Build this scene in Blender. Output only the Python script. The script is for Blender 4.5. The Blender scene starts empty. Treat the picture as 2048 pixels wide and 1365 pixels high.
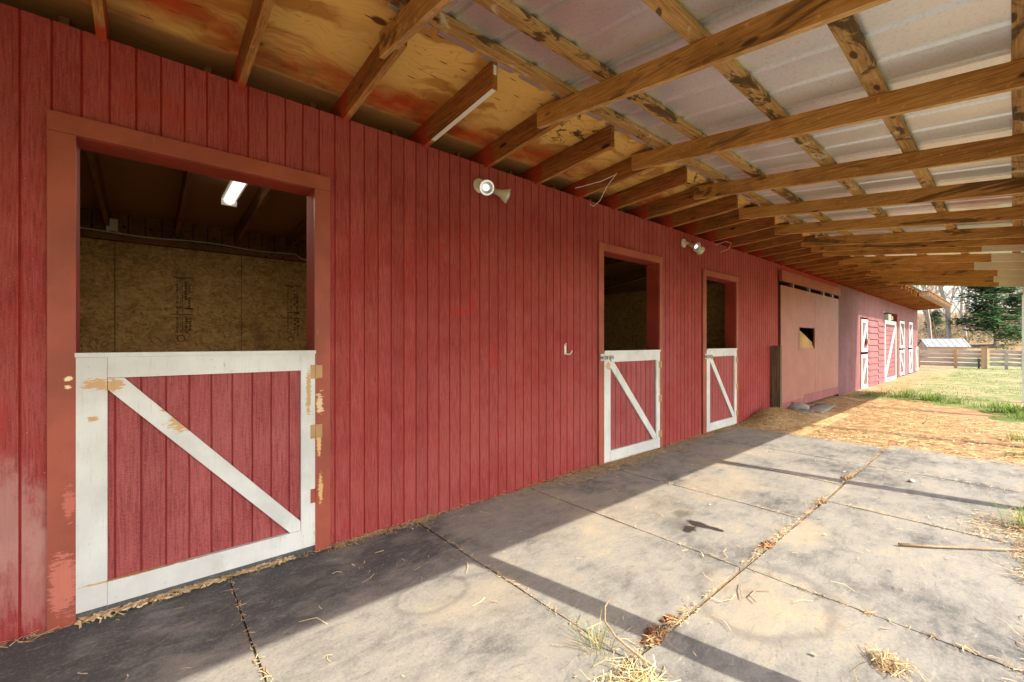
import bpy, math, random
from mathutils import Vector, noise as mnoise, Matrix
R = math.radians
sc = bpy.context.scene
COL = sc.collection
rnd = random.Random(7)

# ------------------------------------------------------------------ mesh helper
class MB:
    def __init__(s): s.v=[]; s.f=[]; s.m=[]
    def quad(s, pts, m=0):
        i=len(s.v); s.v+= [tuple(p) for p in pts]; s.f.append(tuple(range(i,i+len(pts)))); s.m.append(m)
    def hexa(s, p, m=0):      # p: 8 corners, bottom 4 ccw then top 4
        i=len(s.v); s.v+= [tuple(q) for q in p]
        for f in ((0,3,2,1),(4,5,6,7),(0,1,5,4),(1,2,6,5),(2,3,7,6),(3,0,4,7)):
            s.f.append(tuple(i+k for k in f)); s.m.append(m)
    def box(s, x0,x1,y0,y1,z0,z1,m=0):
        s.hexa([(x0,y0,z0),(x1,y0,z0),(x1,y1,z0),(x0,y1,z0),(x0,y0,z1),(x1,y0,z1),(x1,y1,z1),(x0,y1,z1)],m)
    def wbox(s, x0,x1,z0,z1,y0,y1,m=0): s.box(x0,x1,y0,y1,z0,z1,m)
    def tube(s, pts, r, n=6, m=0, cap=True):
        pts=[Vector(p) for p in pts]
        if not hasattr(r,'__len__'): r=[r]*len(pts)
        base=len(s.v); prev=None
        for k,p in enumerate(pts):
            d=(pts[min(k+1,len(pts)-1)]-pts[max(k-1,0)])
            d=d.normalized() if d.length>1e-9 else Vector((0,0,1))
            if prev is None:
                a=Vector((0,0,1)) if abs(d.z)<.9 else Vector((1,0,0))
                u=d.cross(a).normalized()
            else:
                u=(prev-d*prev.dot(d)); u=u.normalized() if u.length>1e-6 else d.orthogonal().normalized()
            prev=u; w=d.cross(u)
            for j in range(n):
                t=2*math.pi*j/n
                s.v.append(tuple(p+(u*math.cos(t)+w*math.sin(t))*r[k]))
        for k in range(len(pts)-1):
            for j in range(n):
                a=base+k*n+j; b=base+k*n+(j+1)%n
                s.f.append((a,b,b+n,a+n)); s.m.append(m)
        if cap:
            s.f.append(tuple(base+j for j in range(n))[::-1]); s.m.append(m)
            e=base+(len(pts)-1)*n
            s.f.append(tuple(e+j for j in range(n))); s.m.append(m)
    def lathe(s, prof, origin, axis, n=20, m=0):
        o=Vector(origin); d=Vector(axis).normalized(); u=d.orthogonal().normalized(); w=d.cross(u)
        base=len(s.v)
        for (t,r) in prof:
            for j in range(n):
                a=2*math.pi*j/n; s.v.append(tuple(o+d*t+(u*math.cos(a)+w*math.sin(a))*r))
        for k in range(len(prof)-1):
            for j in range(n):
                a=base+k*n+j; b=base+k*n+(j+1)%n
                s.f.append((a,b,b+n,a+n)); s.m.append(m)
    def build(s, name, mats, parent=None, smooth=False, loc=None):
        me=bpy.data.meshes.new(name)
        if loc is not None:
            L=Vector(loc); me.from_pydata([tuple(Vector(v)-L) for v in s.v],[],s.f)
        else: me.from_pydata(s.v,[],s.f)
        if not isinstance(mats,(list,tuple)): mats=[mats]
        for m in mats: me.materials.append(m)
        me.polygons.foreach_set('material_index', s.m)
        if smooth: me.polygons.foreach_set('use_smooth',[True]*len(s.f))
        me.update()
        o=bpy.data.objects.new(name,me); COL.objects.link(o)
        if loc is not None: o.location=loc
        if parent: o.parent=parent
        return o

def tag(o,label=None,cat=None,group=None,kind=None):
    if label: o['label']=label
    if cat: o['category']=cat
    if group: o['group']=group
    if kind: o['kind']=kind
    return o
def thing(name,label,cat,loc=(0,0,0),group=None,rz=0):
    o=bpy.data.objects.new(name,None); o.empty_display_size=.1; COL.objects.link(o); o.location=loc; o.rotation_euler=(0,0,rz)
    return tag(o,label,cat,group)
def lpart(mb,name,mats,parent,smooth=False):       # mesh written in world coordinates under a moved Empty (no rotation)
    o=mb.build(name,mats,parent,smooth)
    L=Vector(parent.location)
    for v in o.data.vertices: v.co-=L
    return o
def pieces(name,mats,parent,boxes):
    r=[]
    for b in boxes:
        k=MB(); k.box(*b); r.append(k.build(name,mats,parent))
    return r
def copy_tree(o,parent=None):
    c=o.copy(); COL.objects.link(c)
    if parent: c.parent=parent
    for ch in [x for x in bpy.data.objects if x.parent==o]: copy_tree(ch,c)
    return c

# ------------------------------------------------------------------ material helper
class M:
    def __init__(s,name,rand=True):
        s.mat=bpy.data.materials.new(name); s.mat.use_nodes=True
        s.t=s.mat.node_tree; s.t.nodes.clear()
        s.out=s.t.nodes.new('ShaderNodeOutputMaterial'); s.b=s.t.nodes.new('ShaderNodeBsdfPrincipled')
        s.t.links.new(s.b.outputs[0],s.out.inputs[0])
        tc=s.t.nodes.new('ShaderNodeTexCoord'); s.obj=tc.outputs['Object']
        if rand:
            oi=s.t.nodes.new('ShaderNodeObjectInfo')
            s.rand=oi.outputs['Random']
            s.vec=s.vm('ADD',s.obj,s.vm('MULTIPLY',s.rand,(37.,53.,71.)))
        else: s.vec=s.obj
    def n(s,t): return s.t.nodes.new(t)
    def set(s,sock,v):
        if hasattr(v,'is_linked') or isinstance(v,bpy.types.NodeSocket): s.t.links.new(v,sock)
        elif isinstance(v,(tuple,list)) and len(v)==3 and sock.type=='RGBA': sock.default_value=(*v,1)
        else: sock.default_value=v
    def vm(s,op,a,b):
        n=s.n('ShaderNodeVectorMath'); n.operation=op; s.set(n.inputs[0],a); s.set(n.inputs[1],b)
        return n.outputs['Value'] if op in('LENGTH','DOT_PRODUCT','DISTANCE') else n.outputs[0]
    def ma(s,op,a,b=0.,clamp=False):
        n=s.n('ShaderNodeMath'); n.operation=op; n.use_clamp=clamp; s.set(n.inputs[0],a); s.set(n.inputs[1],b); return n.outputs[0]
    def noise(s,scale,detail=3,rough=.55,stretch=None,dist=0.,vec=None,color=False):
        n=s.n('ShaderNodeTexNoise'); v=vec or s.vec
        if stretch: v=s.vm('MULTIPLY',v,stretch)
        s.t.links.new(v,n.inputs['Vector']); n.inputs['Scale'].default_value=scale; n.inputs['Detail'].default_value=detail
        n.inputs['Roughness'].default_value=rough; n.inputs['Distortion'].default_value=dist
        return n.outputs['Color' if color else 'Fac']
    def vor(s,scale,stretch=None,vec=None,feature='F1',out='Distance',rnd_=1.):
        n=s.n('ShaderNodeTexVoronoi'); n.feature=feature; v=vec or s.vec
        if stretch: v=s.vm('MULTIPLY',v,stretch)
        s.t.links.new(v,n.inputs['Vector']); n.inputs['Scale'].default_value=scale; n.inputs['Randomness'].default_value=rnd_
        return n.outputs[out]
    def wave(s,scale,dist,detail=2,dscale=1.,stretch=None,dirn='X',typ='BANDS',vec=None):
        n=s.n('ShaderNodeTexWave'); n.wave_type=typ; v=vec or s.vec
        if typ=='BANDS': n.bands_direction=dirn
        else: n.rings_direction=dirn
        if stretch: v=s.vm('MULTIPLY',v,stretch)
        s.t.links.new(v,n.inputs['Vector']); n.inputs['Scale'].default_value=scale; n.inputs['Distortion'].default_value=dist
        n.inputs['Detail'].default_value=detail; n.inputs['Detail Scale'].default_value=dscale
        return n.outputs['Fac']
    def ramp(s,f,a,b,smooth=True,lo=0.,hi=1.):
        n=s.n('ShaderNodeMapRange'); n.interpolation_type='SMOOTHSTEP' if smooth else 'LINEAR'
        s.set(n.inputs[0],f); n.inputs[1].default_value=a; n.inputs[2].default_value=b; n.inputs[3].default_value=lo; n.inputs[4].default_value=hi
        return n.outputs[0]
    def mix(s,f,a,b,mode='MIX'):
        n=s.n('ShaderNodeMix'); n.data_type='RGBA'; n.blend_type=mode; n.clamp_factor=True
        s.set(n.inputs[0],f); s.set(n.inputs[6],a); s.set(n.inputs[7],b); return n.outputs[2]
    def sep(s,v=None):
        n=s.n('ShaderNodeSeparateXYZ'); s.t.links.new(v or s.obj,n.inputs[0]); return n.outputs
    def blob(s,c,r,nz=None,amt=.8,edge=.15):
        d=s.vm('LENGTH',s.vm('DIVIDE',s.vm('SUBTRACT',s.obj,tuple(c)),tuple(r)),(0,0,0))
        v=s.ma('SUBTRACT',1.,d)
        if nz is not None: v=s.ma('ADD',v,s.ma('MULTIPLY',s.ma('SUBTRACT',nz,.5),amt))
        return s.ramp(v,.35-edge,.35+edge)
    def mx(s,*a):
        r=a[0]
        for b in a[1:]: r=s.ma('MAXIMUM',r,b)
        return r
    def bump(s,h,strength=.3,dist=.01,prev=None):
        n=s.n('ShaderNodeBump'); n.inputs['Strength'].default_value=strength; n.inputs['Distance'].default_value=dist
        s.t.links.new(h,n.inputs['Height'])
        if prev: s.t.links.new(prev,n.inputs['Normal'])
        return n.outputs[0]
    def done(s,col,rough=.8,bump=None,metal=0.,spec=.3):
        s.set(s.b.inputs['Base Color'],col); s.set(s.b.inputs['Roughness'],rough); s.set(s.b.inputs['Metallic'],metal)
        s.b.inputs['Specular IOR Level'].default_value=spec
        if bump: s.t.links.new(bump,s.b.inputs['Normal'])
        return s.mat

def siding_mat(name,base,chalk,bright,horizontal=False,scuffs=(),flecks=True,chalk_lo=.37,chalk_hi=.66):
    m=M(name,rand=False)
    st=(6,6,60) if not horizontal else (60,6,6)
    saw=m.noise(9,4,.7,stretch=(9,9,60))               # rough sawn cross marks
    grain=m.noise(6,4,.65,stretch=(22,22,1.1),dist=.6)
    big=m.noise(.9,5,.6); med=m.noise(3.2,5,.65)
    spot=m.noise(8,5,.7,stretch=(1,1,.5))
    c=m.mix(m.ramp(m.ma('ADD',m.ma('MULTIPLY',big,.6),m.ma('MULTIPLY',med,.45)),chalk_lo,chalk_hi),base,chalk)
    c=m.mix(m.ramp(grain,.46,.68,lo=.0,hi=.6),c,tuple(x*.5 for x in base))
    c=m.mix(m.ramp(grain,.5,.3,lo=.0,hi=.45),c,tuple(min(1,x*1.2+.02) for x in chalk))
    c=m.mix(m.ramp(saw,.45,.72,lo=0,hi=.55),c,tuple(min(1,x*1.25+.03) for x in chalk))
    c=m.mix(m.ramp(saw,.5,.28,lo=0,hi=.6),c,tuple(x*.5 for x in base))
    c=m.mix(m.ma('MULTIPLY',m.ma('MULTIPLY',m.ramp(spot,.58,.70),m.ramp(m.noise(1.3,3),.45,.6)),.8),c,bright)
    wn=m.n('ShaderNodeTexWhiteNoise'); wn.noise_dimensions='1D'; m.t.links.new(m.ma('FLOOR',m.ma('DIVIDE',m.ma('ADD',m.sep()[0],.443),.1016)),wn.inputs['W'])
    bd=m.n('ShaderNodeCombineXYZ'); bv=m.ramp(wn.outputs[0],0,1,False,.93,1.06)
    for q in range(3): m.t.links.new(bv,bd.inputs[q])
    c=m.mix(1.,c,bd.outputs[0],'MULTIPLY')
    if flecks: c=m.mix(m.ramp(m.vor(26),.055,.035),c,m.mix(m.ramp(m.noise(11,1),.52,.6),c,(.55,.40,.26)))
    for (ce,ra,co,am) in scuffs:
        c=m.mix(m.ma('MULTIPLY',m.blob(ce,ra,m.noise(7,6,.75,stretch=(1,1,.4)),2.4,.28),am),c,co)
    h=m.ma('ADD',m.ma('MULTIPLY',saw,.6),m.ma('MULTIPLY',grain,.5))
    return m.done(c,.78,m.bump(h,.55,.006),spec=.25)

def paint_mat(name,base,var=.12,grainax=(22,22,1.5),rough=.6,peels=(),bare=(.42,.26,.12),dirt=.25,cracks=True,dirtcol=(.30,.25,.17)):
    m=M(name,rand=False)
    g=m.noise(5,4,.6,stretch=grainax,dist=.3); b=m.noise(2.2,4,.6); f=m.noise(16,4,.65,stretch=tuple(max(x*.12,.25) for x in grainax))
    c=m.mix(m.ramp(b,.35,.7),tuple(x*(1-var) for x in base),tuple(min(1,x*(1+var*.6)) for x in base))
    c=m.mix(m.ramp(g,.55,.8,lo=0,hi=dirt),c,dirtcol)
    c=m.mix(m.ramp(m.noise(40,2),.66,.74,lo=0,hi=.4),c,tuple(x*.6 for x in base))
    if cracks: c=m.mix(m.ma('MULTIPLY',m.ramp(f,.64,.69),m.ramp(m.noise(1.7,2),.5,.66)),c,bare)
    c=m.mix(m.ramp(m.noise(5,5,.7,stretch=(1,1,.5)),.56,.74,lo=0,hi=dirt*.9),c,dirtcol)
    pn=m.noise(38,6,.8,stretch=(.45,1,1.6))
    for p in peels:
        bc=p[2] if len(p)>2 else bare; k=m.blob(p[0],p[1],pn,2.9,.04); c=m.mix(k,c,m.mix(g,bc,tuple(x*1.4 for x in bc)))
    return m.done(c,rough,m.bump(m.ma('ADD',g,m.ma('MULTIPLY',f,.5)),.25,.004),spec=.35)

def wood_mat(name,dark,light,ax='Y',scale=1.,overspray=False,stains=None,knots=True,rough=.75,cross=None,red=(.36,.03,.015)):
    m=M(name)
    st={'X':(1.0,22,22),'Y':(22,1.0,22),'Z':(22,22,1.0)}[ax]
    stl={'X':(.5,4,4),'Y':(4,.5,4),'Z':(4,4,.5)}[ax]
    g=m.noise(2.6*scale,5,.62,stretch=st,dist=.8); g2=m.noise(1.3,4,.6,stretch=stl); bl=m.noise(2.1,4,.6)
    c=m.mix(m.ramp(m.ma('ADD',m.ma('MULTIPLY',g,.65),m.ma('MULTIPLY',g2,.35)),.34,.66),dark,light)
    c=m.mix(m.ramp(bl,.5,.75,lo=0,hi=.5),c,tuple(x*.55 for x in dark))
    c=m.mix(m.ramp(m.noise(30,3,.7),.6,.72,lo=0,hi=.45),c,tuple(min(1,x*1.5) for x in light))
    if knots:
        ks={'X':(1.7,5,5),'Y':(5,1.7,5),'Z':(5,5,1.7)}[ax]
        c=m.mix(m.ramp(m.vor(1.5,stretch=ks),.15,.09),c,tuple(x*.35 for x in dark))
    if stains:
        sm=m.noise(stains[0],5,.65,stretch=stains[1],dist=1.2)
        c=m.mix(m.ramp(sm,stains[2],stains[2]+.07,lo=0,hi=.85),c,stains[3])
        if len(stains)>4: c=m.mix(m.ramp(m.noise(stains[0]*.8,4,.6,stretch=stains[1],dist=1.5,vec=m.vm('ADD',m.vec,(9,4,2))),stains[4],stains[4]+.06,lo=0,hi=.7),c,stains[5])
    if overspray:
        y=m.sep()[1]
        k=m.ramp(m.ma('ADD',y,m.ma('MULTIPLY',m.noise(6,3),.22)),-.03,.07)
        c=m.mix(m.ma('MULTIPLY',k,.85),c,red)
    return m.done(c,rough,m.bump(g,.35,.004),spec=.25)

RED=(.255,.024,.020); CHALK=(.325,.066,.058); BRIGHT=(.40,.020,.014)
m_sid=siding_mat('red_siding',RED,CHALK,BRIGHT,scuffs=[((-.52,0,.55),(.30,.2,.32),(.46,.27,.235),.55),((-.42,0,.3),(.16,.2,.30),(.44,.22,.19),.5),((-.55,0,1.0),(.09,.2,.22),(.42,.03,.022),.35),((2.0,0,1.64),(.16,.2,.05),BRIGHT,.5),((2.12,0,1.70),(.05,.2,.12),BRIGHT,.5),((2.35,0,1.25),(.06,.2,.12),BRIGHT,.4),((.1,0,2.66),(.30,.2,.12),(.36,.025,.008),.35)])
m_groove=siding_mat('red_groove',(.27,.009,.007),(.30,.016,.012),(.36,.01,.008),flecks=False)
m_door=siding_mat('red_door_panel',(.265,.042,.042),(.335,.085,.082),(.36,.03,.025),chalk_lo=.35)
m_dgroove=siding_mat('red_door_groove',(.22,.014,.012),(.27,.03,.028),(.3,.02,.02),flecks=False)
m_trim=paint_mat('red_trim_paint',(.31,.072,.042),.22,rough=.6,bare=(.45,.28,.12),dirt=.3,dirtcol=(.26,.05,.03),
    peels=[((.875,-.03,.98),(.03,.1,.10),(.55,.40,.22)),((.87,-.03,.72),(.02,.1,.12),(.50,.30,.12)),((.88,-.03,.42),(.02,.1,.14),(.50,.30,.12)),((-.283,-.03,1.205),(.022,.1,.016),(.62,.50,.30)),((-.283,-.03,1.165),(.02,.1,.014),(.62,.50,.30)),((-.30,-.03,.22),(.07,.1,.20),(.38,.115,.08)),((-.28,-.03,.6),(.03,.1,.12),(.37,.10,.065))])
m_jamb=paint_mat('red_jamb_paint',(.30,.034,.016),.2,rough=.85,bare=(.4,.2,.08),dirt=.3,dirtcol=(.18,.02,.01))
m_white=paint_mat('white_paint',(.60,.61,.58),.16,rough=.55,dirt=.5,dirtcol=(.40,.38,.31),
    peels=[((-.185,-.03,1.172),(.075,.1,.040)),((-.125,-.03,1.165),(.05,.1,.045)),((.16,-.03,.955),(.10,.1,.085)),((.10,-.03,1.03),(.05,.1,.04)),((.805,-.03,1.06),(.022,.1,.20)),((-.2,-.03,1.0),(.03,.1,.02)),((-.02,-.03,.176),(.3,.1,.010)),
           ((3.98,-.03,1.12),(.06,.1,.06)),((5.05,-.03,.9),(.018,.1,.3)),((7.38,-.03,.85),(.03,.1,.35))])
m_white2=paint_mat('far_white_paint',(.60,.60,.58),.06,rough=.6,dirt=.15)
m_slide=paint_mat('brown_pink_paint',(.33,.130,.095),.12,grainax=(3,3,.8),rough=.55,dirt=.15,dirtcol=(.5,.22,.2),cracks=False)
m_slide2=paint_mat('faded_plum_paint',(.28,.088,.088),.15,grainax=(3,3,3),rough=.7,dirt=.4,dirtcol=(.45,.30,.28))
m_farsid=siding_mat('faded_red_siding',(.165,.054,.062),(.235,.105,.112),(.18,.052,.055),flecks=False,chalk_lo=.35)
m_farplank=siding_mat('faded_plank',(.18,.060,.066),(.245,.107,.113),(.18,.056,.058),flecks=False)

m_raft=wood_mat('stained_rafter',(.125,.042,.011),(.38,.150,.040),'Y',scale=1.7,overspray=True,stains=(1.4,(3,.8,3),.66,(.03,.016,.008)))
m_raftin=wood_mat('inner_rafter',(.13,.058,.022),(.30,.15,.06),'Y')
m_lean=wood_mat('aged_pine',(.27,.118,.027),(.60,.31,.092),'Y',scale=1.8,stains=(1.1,(3,.7,3),.565,(.105,.052,.018),.70,(.42,.37,.27)))
m_purl=wood_mat('mouldy_purlin',(.25,.125,.036),(.58,.36,.145),'X',scale=1.6,stains=(2.4,(1.0,2.2,2.2),.53,(.05,.026,.012),.60,(.58,.52,.37)))
m_litedge=wood_mat('lit_raw_pine_edge',(.34,.17,.055),(.66,.42,.19),'Y',scale=1.8,knots=False)  # paler raw wood for rafter undersides, ground bounce painted into the colour
m_litedge2=wood_mat('lit_raw_rafter_edge',(.24,.10,.03),(.50,.25,.085),'Y',scale=1.8,overspray=True,knots=False)  # barn rafter undersides: less stained wood plus painted-in bounce light
m_cream=paint_mat('cream_paint',(.66,.60,.47),.1,grainax=(22,1.5,22),dirt=.25,cracks=False)
m_post=paint_mat('white_post_paint',(.74,.74,.71),.08,dirt=.2)
m_oldpost=wood_mat('weathered_post',(.055,.042,.022),(.19,.14,.075),'Z')

def plywood():
    m=M('roof_plywood',rand=False)
    v=m.vm('MULTIPLY',m.obj,(1,1.0,1)); xyz=m.sep()
    # sheet seams every 1.22 m along X change the grain
    off=m.ma('MULTIPLY',m.ma('FLOOR',m.ma('DIVIDE',m.ma('ADD',xyz[0],.75),1.22)),7.3)
    cmb=m.n('ShaderNodeCombineXYZ'); m.t.links.new(off,cmb.inputs[1]); m.t.links.new(off,cmb.inputs[2])
    vec=m.vm('ADD',m.obj,cmb.outputs[0])
    warp=m.vm('ADD',vec,m.vm('MULTIPLY',m.noise(2.0,3,.6,vec=vec,color=True),(.55,.55,.0)))
    flame=m.noise(1.15,3,.5,stretch=(1.,4.2,1),vec=warp,dist=.5)
    g=m.noise(7,4,.6,stretch=(.8,10,1),vec=warp)
    c=m.mix(m.ramp(flame,.47,.60),(.76,.47,.145),(.48,.225,.052))
    c=m.mix(m.ramp(g,.5,.8,lo=0,hi=.4),c,(.28,.13,.035))
    lines=m.ramp(m.ma('ABSOLUTE',m.ma('SUBTRACT',m.noise(1.5,2,.5,stretch=(1,2.6,1),vec=warp,dist=1.),.5)),.012,.003)
    c=m.mix(m.ma('MULTIPLY',lines,.28),c,(.16,.07,.02))
    kn=m.vor(1.6,stretch=(1,1.7,1),vec=vec)
    c=m.mix(m.ramp(kn,.105,.07),c,(.14,.05,.02)); c=m.mix(m.ramp(kn,.055,.03),c,(.05,.02,.01))
    ck=m.vor(5.,stretch=(.7,1.5,1),vec=vec,feature='F1')
    c=m.mix(m.ma('MULTIPLY',m.ramp(m.vm('LENGTH',m.vm('MULTIPLY',m.vm('SUBTRACT',m.vm('MULTIPLY',vec,(.7,1.5,1)),m.vor(5.,stretch=(.7,1.5,1),vec=vec,out='Position')),(1.,4.,0)),(0,0,0)),.028,.014),m.ramp(m.noise(1.9,2,vec=vec),.45,.5)),c,(.04,.02,.01))
    # red overspray beside the wall
    y=m.ma('ADD',xyz[1],m.ma('MULTIPLY',m.noise(1.5,3,.5),.42))
    k=m.ma('MULTIPLY',m.ramp(y,-.24,.06),m.ramp(m.noise(2.1,4,.6,stretch=(.6,1.4,1)),.25,.62))
    k=m.ma('MULTIPLY',k,m.ramp(xyz[1],.03,.0))
    c=m.mix(m.ma('MULTIPLY',k,.9),c,m.mix(m.ramp(m.noise(4,3),.3,.6),(.20,.022,.006),(.46,.035,.006)))
    # mould near the eave edge
    mo=m.ma('MULTIPLY',m.ramp(m.noise(7,5,.7,stretch=(1,1.5,1),dist=1.),.53,.60),m.mx(m.blob((2.75,-.7,3.1),(.75,.45,1),m.noise(3,2),.8),m.blob((4.6,-.8,3.1),(.8,.35,1),m.noise(3,2),.8),m.blob((5.9,-.75,3.1),(.8,.4,1))))
    c=m.mix(m.ma('MULTIPLY',mo,.9),c,(.025,.014,.007))
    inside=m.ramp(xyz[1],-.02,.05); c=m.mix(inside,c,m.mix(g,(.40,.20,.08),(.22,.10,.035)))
    return m.done(c,.7,m.bump(g,.15,.003),spec=.25)
m_ply=plywood()

def osb():
    m=M('strand_board',rand=False)
    cs=None; c=None
    v1=m.vor(15,stretch=(1,1,3.4),vec=m.vm('ADD',m.obj,m.vm('MULTIPLY',m.noise(5,2,.5,vec=m.obj,color=True),(.25,.25,.25))),out='Color')
    v2=m.vor(14,stretch=(3.4,3.4,1),vec=m.vm('ADD',m.obj,m.vm('MULTIPLY',m.noise(6,2,.5,vec=m.obj,color=True),(.3,.3,.3))),out='Color')
    s1=m.sep(v1)[0]; s2=m.sep(v2)[0]
    f=m.ma('ADD',m.ma('MULTIPLY',s1,.5),m.ma('MULTIPLY',s2,.5))
    c=m.mix(m.ramp(f,.1,.9,False),(.27,.14,.035),(.56,.36,.125))
    c=m.mix(m.ramp(m.noise(3,4),.55,.75,lo=0,hi=.5),c,(.14,.075,.022))
    c=m.mix(m.ramp(m.noise(9,3,.6,stretch=(1.5,1.5,.7)),.68,.74,lo=0,hi=.7),c,(.07,.055,.03))
    return m.done(c,.65,m.bump(f,.2,.003),spec=.3)
m_osb=osb()
m_ink=M('black_ink').done((.055,.036,.016),.7)
m_dark=M('black_gap').done((.01,.009,.008),.9)

def metal():
    m=M('bare_metal_sheet',rand=False)
    n1=m.noise(1.1,4,.6,stretch=(1,.5,1)); n2=m.noise(60,2,.6)
    c=m.mix(m.ramp(n1,.35,.7),(.69,.755,.82),(.82,.865,.90)); c=m.mix(m.ramp(n2,.5,.7,lo=0,hi=.25),c,(.42,.40,.38))
    c=m.mix(m.ramp(m.noise(4,5,.7,stretch=(3,.6,1)),.68,.78,lo=0,hi=.4),c,(.38,.32,.24))
    c=m.mix(m.ma('MULTIPLY',m.blob((6.6,-2.75,2.9),(.9,.45,1),m.noise(7,4,.7,stretch=(1,.4,1)),1.8,.3),.45),c,(.55,.08,.06))
    return m.done(c,m.ramp(n1,.3,.7,lo=.30,hi=.46),m.bump(n2,.04,.002),metal=.75,spec=.5)
m_metal=metal()

def mat_rubber():
    m=M('dusty_rubber')
    w=m.n('ShaderNodeNewGeometry').outputs['Position']
    fine=m.noise(85,3,.7,vec=w); d1=m.noise(1.5,5,.62,vec=w); d2=m.noise(5.5,5,.68,stretch=(1,2,1),vec=w,dist=.5); d3=m.noise(.55,3,.5,vec=w)
    x=m.sep(w)
    dust=m.ma('ADD',m.ma('MULTIPLY',d1,.5),m.ma('ADD',m.ma('MULTIPLY',d2,.35),m.ma('MULTIPLY',d3,.3)))
    # mats left of the camera: cleaner rubber, with the wall-side shadow darkened in
    clean_shade=m.ma('MULTIPLY',m.ramp(x[0],2.2,.7),m.ramp(x[1],-.95,-.45))
    dust=m.ma('SUBTRACT',dust,m.ma('MULTIPLY',clean_shade,.155))
    c=m.mix(m.ramp(dust,.42,.63),(.080,.082,.083),(.245,.235,.212))
    c=m.mix(m.ramp(dust,.60,.78,lo=0,hi=.8),c,(.40,.325,.22))
    sc2=m.noise(7,5,.75,stretch=(1.,5.,1),vec=m.vm('ADD',w,m.vm('MULTIPLY',m.noise(1.1,2,vec=w,color=True),(.6,.6,0))))
    c=m.mix(m.ramp(sc2,.56,.70,lo=0,hi=.45),c,(.40,.36,.29)); c=m.mix(m.ramp(sc2,.44,.30,lo=0,hi=.5),c,(.075,.074,.072))
    c=m.mix(m.ramp(fine,.52,.70,lo=0,hi=.28),c,(.40,.37,.32)); c=m.mix(m.ramp(fine,.46,.30,lo=0,hi=.35),c,(.05,.05,.05))
    c=m.mix(m.ramp(m.vor(9,vec=w),.045,.03),c,m.mix(m.ramp(m.noise(5,1,vec=w),.56,.6),c,(.42,.34,.22)))
    def wb(ce,ra,nz=None,amt=.8,edge=.15):
        o=m.obj; m.obj=w; r=m.blob(ce,ra,nz,amt,edge); m.obj=o; return r
    nz=m.noise(3.5,5,.65,vec=w)
    for ce,ra,am in [((4.25,-1.15,0),(.75,.45,1),.6),((2.55,-2.12,0),(.42,.34,1),.6),((5.0,-.75,0),(.5,.3,1),.7),((3.6,-2.0,0),(.35,.22,1),.8),((3.0,-.9,0),(1.1,.5,1),.35),((1.35,-1.15,0),(.35,.25,1),.45)]:
        c=m.mix(m.ma('MULTIPLY',wb(ce,ra,nz,2.2,.35),am*.55),c,(.40,.315,.205))
    ring=m.ma('SUBTRACT',wb((2.55,-2.12,0),(.62,.5,1),nz,.5,.06),wb((2.55,-2.12,0),(.54,.43,1),nz,.5,.06))
    c=m.mix(m.ma('MULTIPLY',ring,.35,True),c,(.07,.065,.06))
    ring=m.ma('SUBTRACT',wb((1.2,-.93,0),(.34,.25,1),nz,.3,.05),wb((1.2,-.93,0),(.29,.21,1),nz,.3,.05))
    c=m.mix(m.ma('MULTIPLY',ring,.3,True),c,(.06,.06,.06))
    nw=m.noise(14,6,.75,vec=w)
    wet=m.mx(wb((3.185,-1.44,0),(.08,.12,1),nw,1.5,.12),wb((3.20,-1.555,0),(.045,.12,1),nw,1.3,.12),wb((3.05,-1.445,0),(.11,.07,1),nw,2.2,.15),m.ma('MULTIPLY',wb((3.28,-1.27,0),(.13,.10,1),nw,1.2,.35),.6),m.ma('MULTIPLY',wb((3.10,-1.36,0),(.2,.16,1),nw,1.5,.4),.3))
    c=m.mix(m.ma('MULTIPLY',wet,.9),c,(.022,.020,.017))
    h=m.ma('ADD',m.ma('MULTIPLY',fine,.5),d2)
    r=m.ramp(wet,0,1,lo=.82,hi=.35)
    return m.done(c,r,m.bump(h,.3,.004),spec=.25)
m_rub=mat_rubber()

def ground():
    m=M('earth_and_lawn',rand=False); x=m.sep()
    n1=m.noise(.35,5,.6); n2=m.noise(2.5,6,.65); n3=m.noise(30,4,.7); n4=m.noise(120,2,.7)
    dirt=m.mix(m.ramp(n2,.35,.7),(.33,.19,.10),(.46,.31,.175)); dirt=m.mix(m.ramp(n3,.5,.72,lo=0,hi=.6),dirt,(.52,.40,.24)); dirt=m.mix(m.ramp(n4,.55,.35,lo=0,hi=.4),dirt,(.20,.10,.05))
    lawn=m.mix(m.ramp(n2,.4,.62),(.14,.19,.06),(.36,.30,.18)); lawn=m.mix(m.ramp(n3,.45,.7,lo=0,hi=.6),lawn,(.20,.24,.085)); lawn=m.mix(m.ramp(n1,.5,.68,lo=0,hi=.7),lawn,(.40,.29,.18))
    edge=m.ramp(m.ma('ADD',x[0],m.ma('MULTIPLY',m.ma('SUBTRACT',n2,.5),1.6)),14.0,14.6)
    edge2=m.ramp(m.ma('ADD',x[1],m.ma('MULTIPLY',m.ma('SUBTRACT',n2,.5),1.2)),-3.4,-4.2)
    near_wall=m.ma('SUBTRACT',1.,m.ramp(m.ma('ADD',x[1],m.ma('MULTIPLY',m.ma('SUBTRACT',n2,.5),1.5)),-1.3,-.5))
    f=m.mx(m.ma('MULTIPLY',edge,near_wall),edge2)
    c=m.mix(f,dirt,lawn)
    wood=m.ramp(x[0],40,50); c=m.mix(wood,c,m.mix(n2,(.20,.13,.07),(.36,.25,.14)))
    return m.done(c,.95,m.bump(m.ma('ADD',n3,m.ma('MULTIPLY',n4,.5)),.6,.02),spec=.15)
m_ground=ground()

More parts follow.
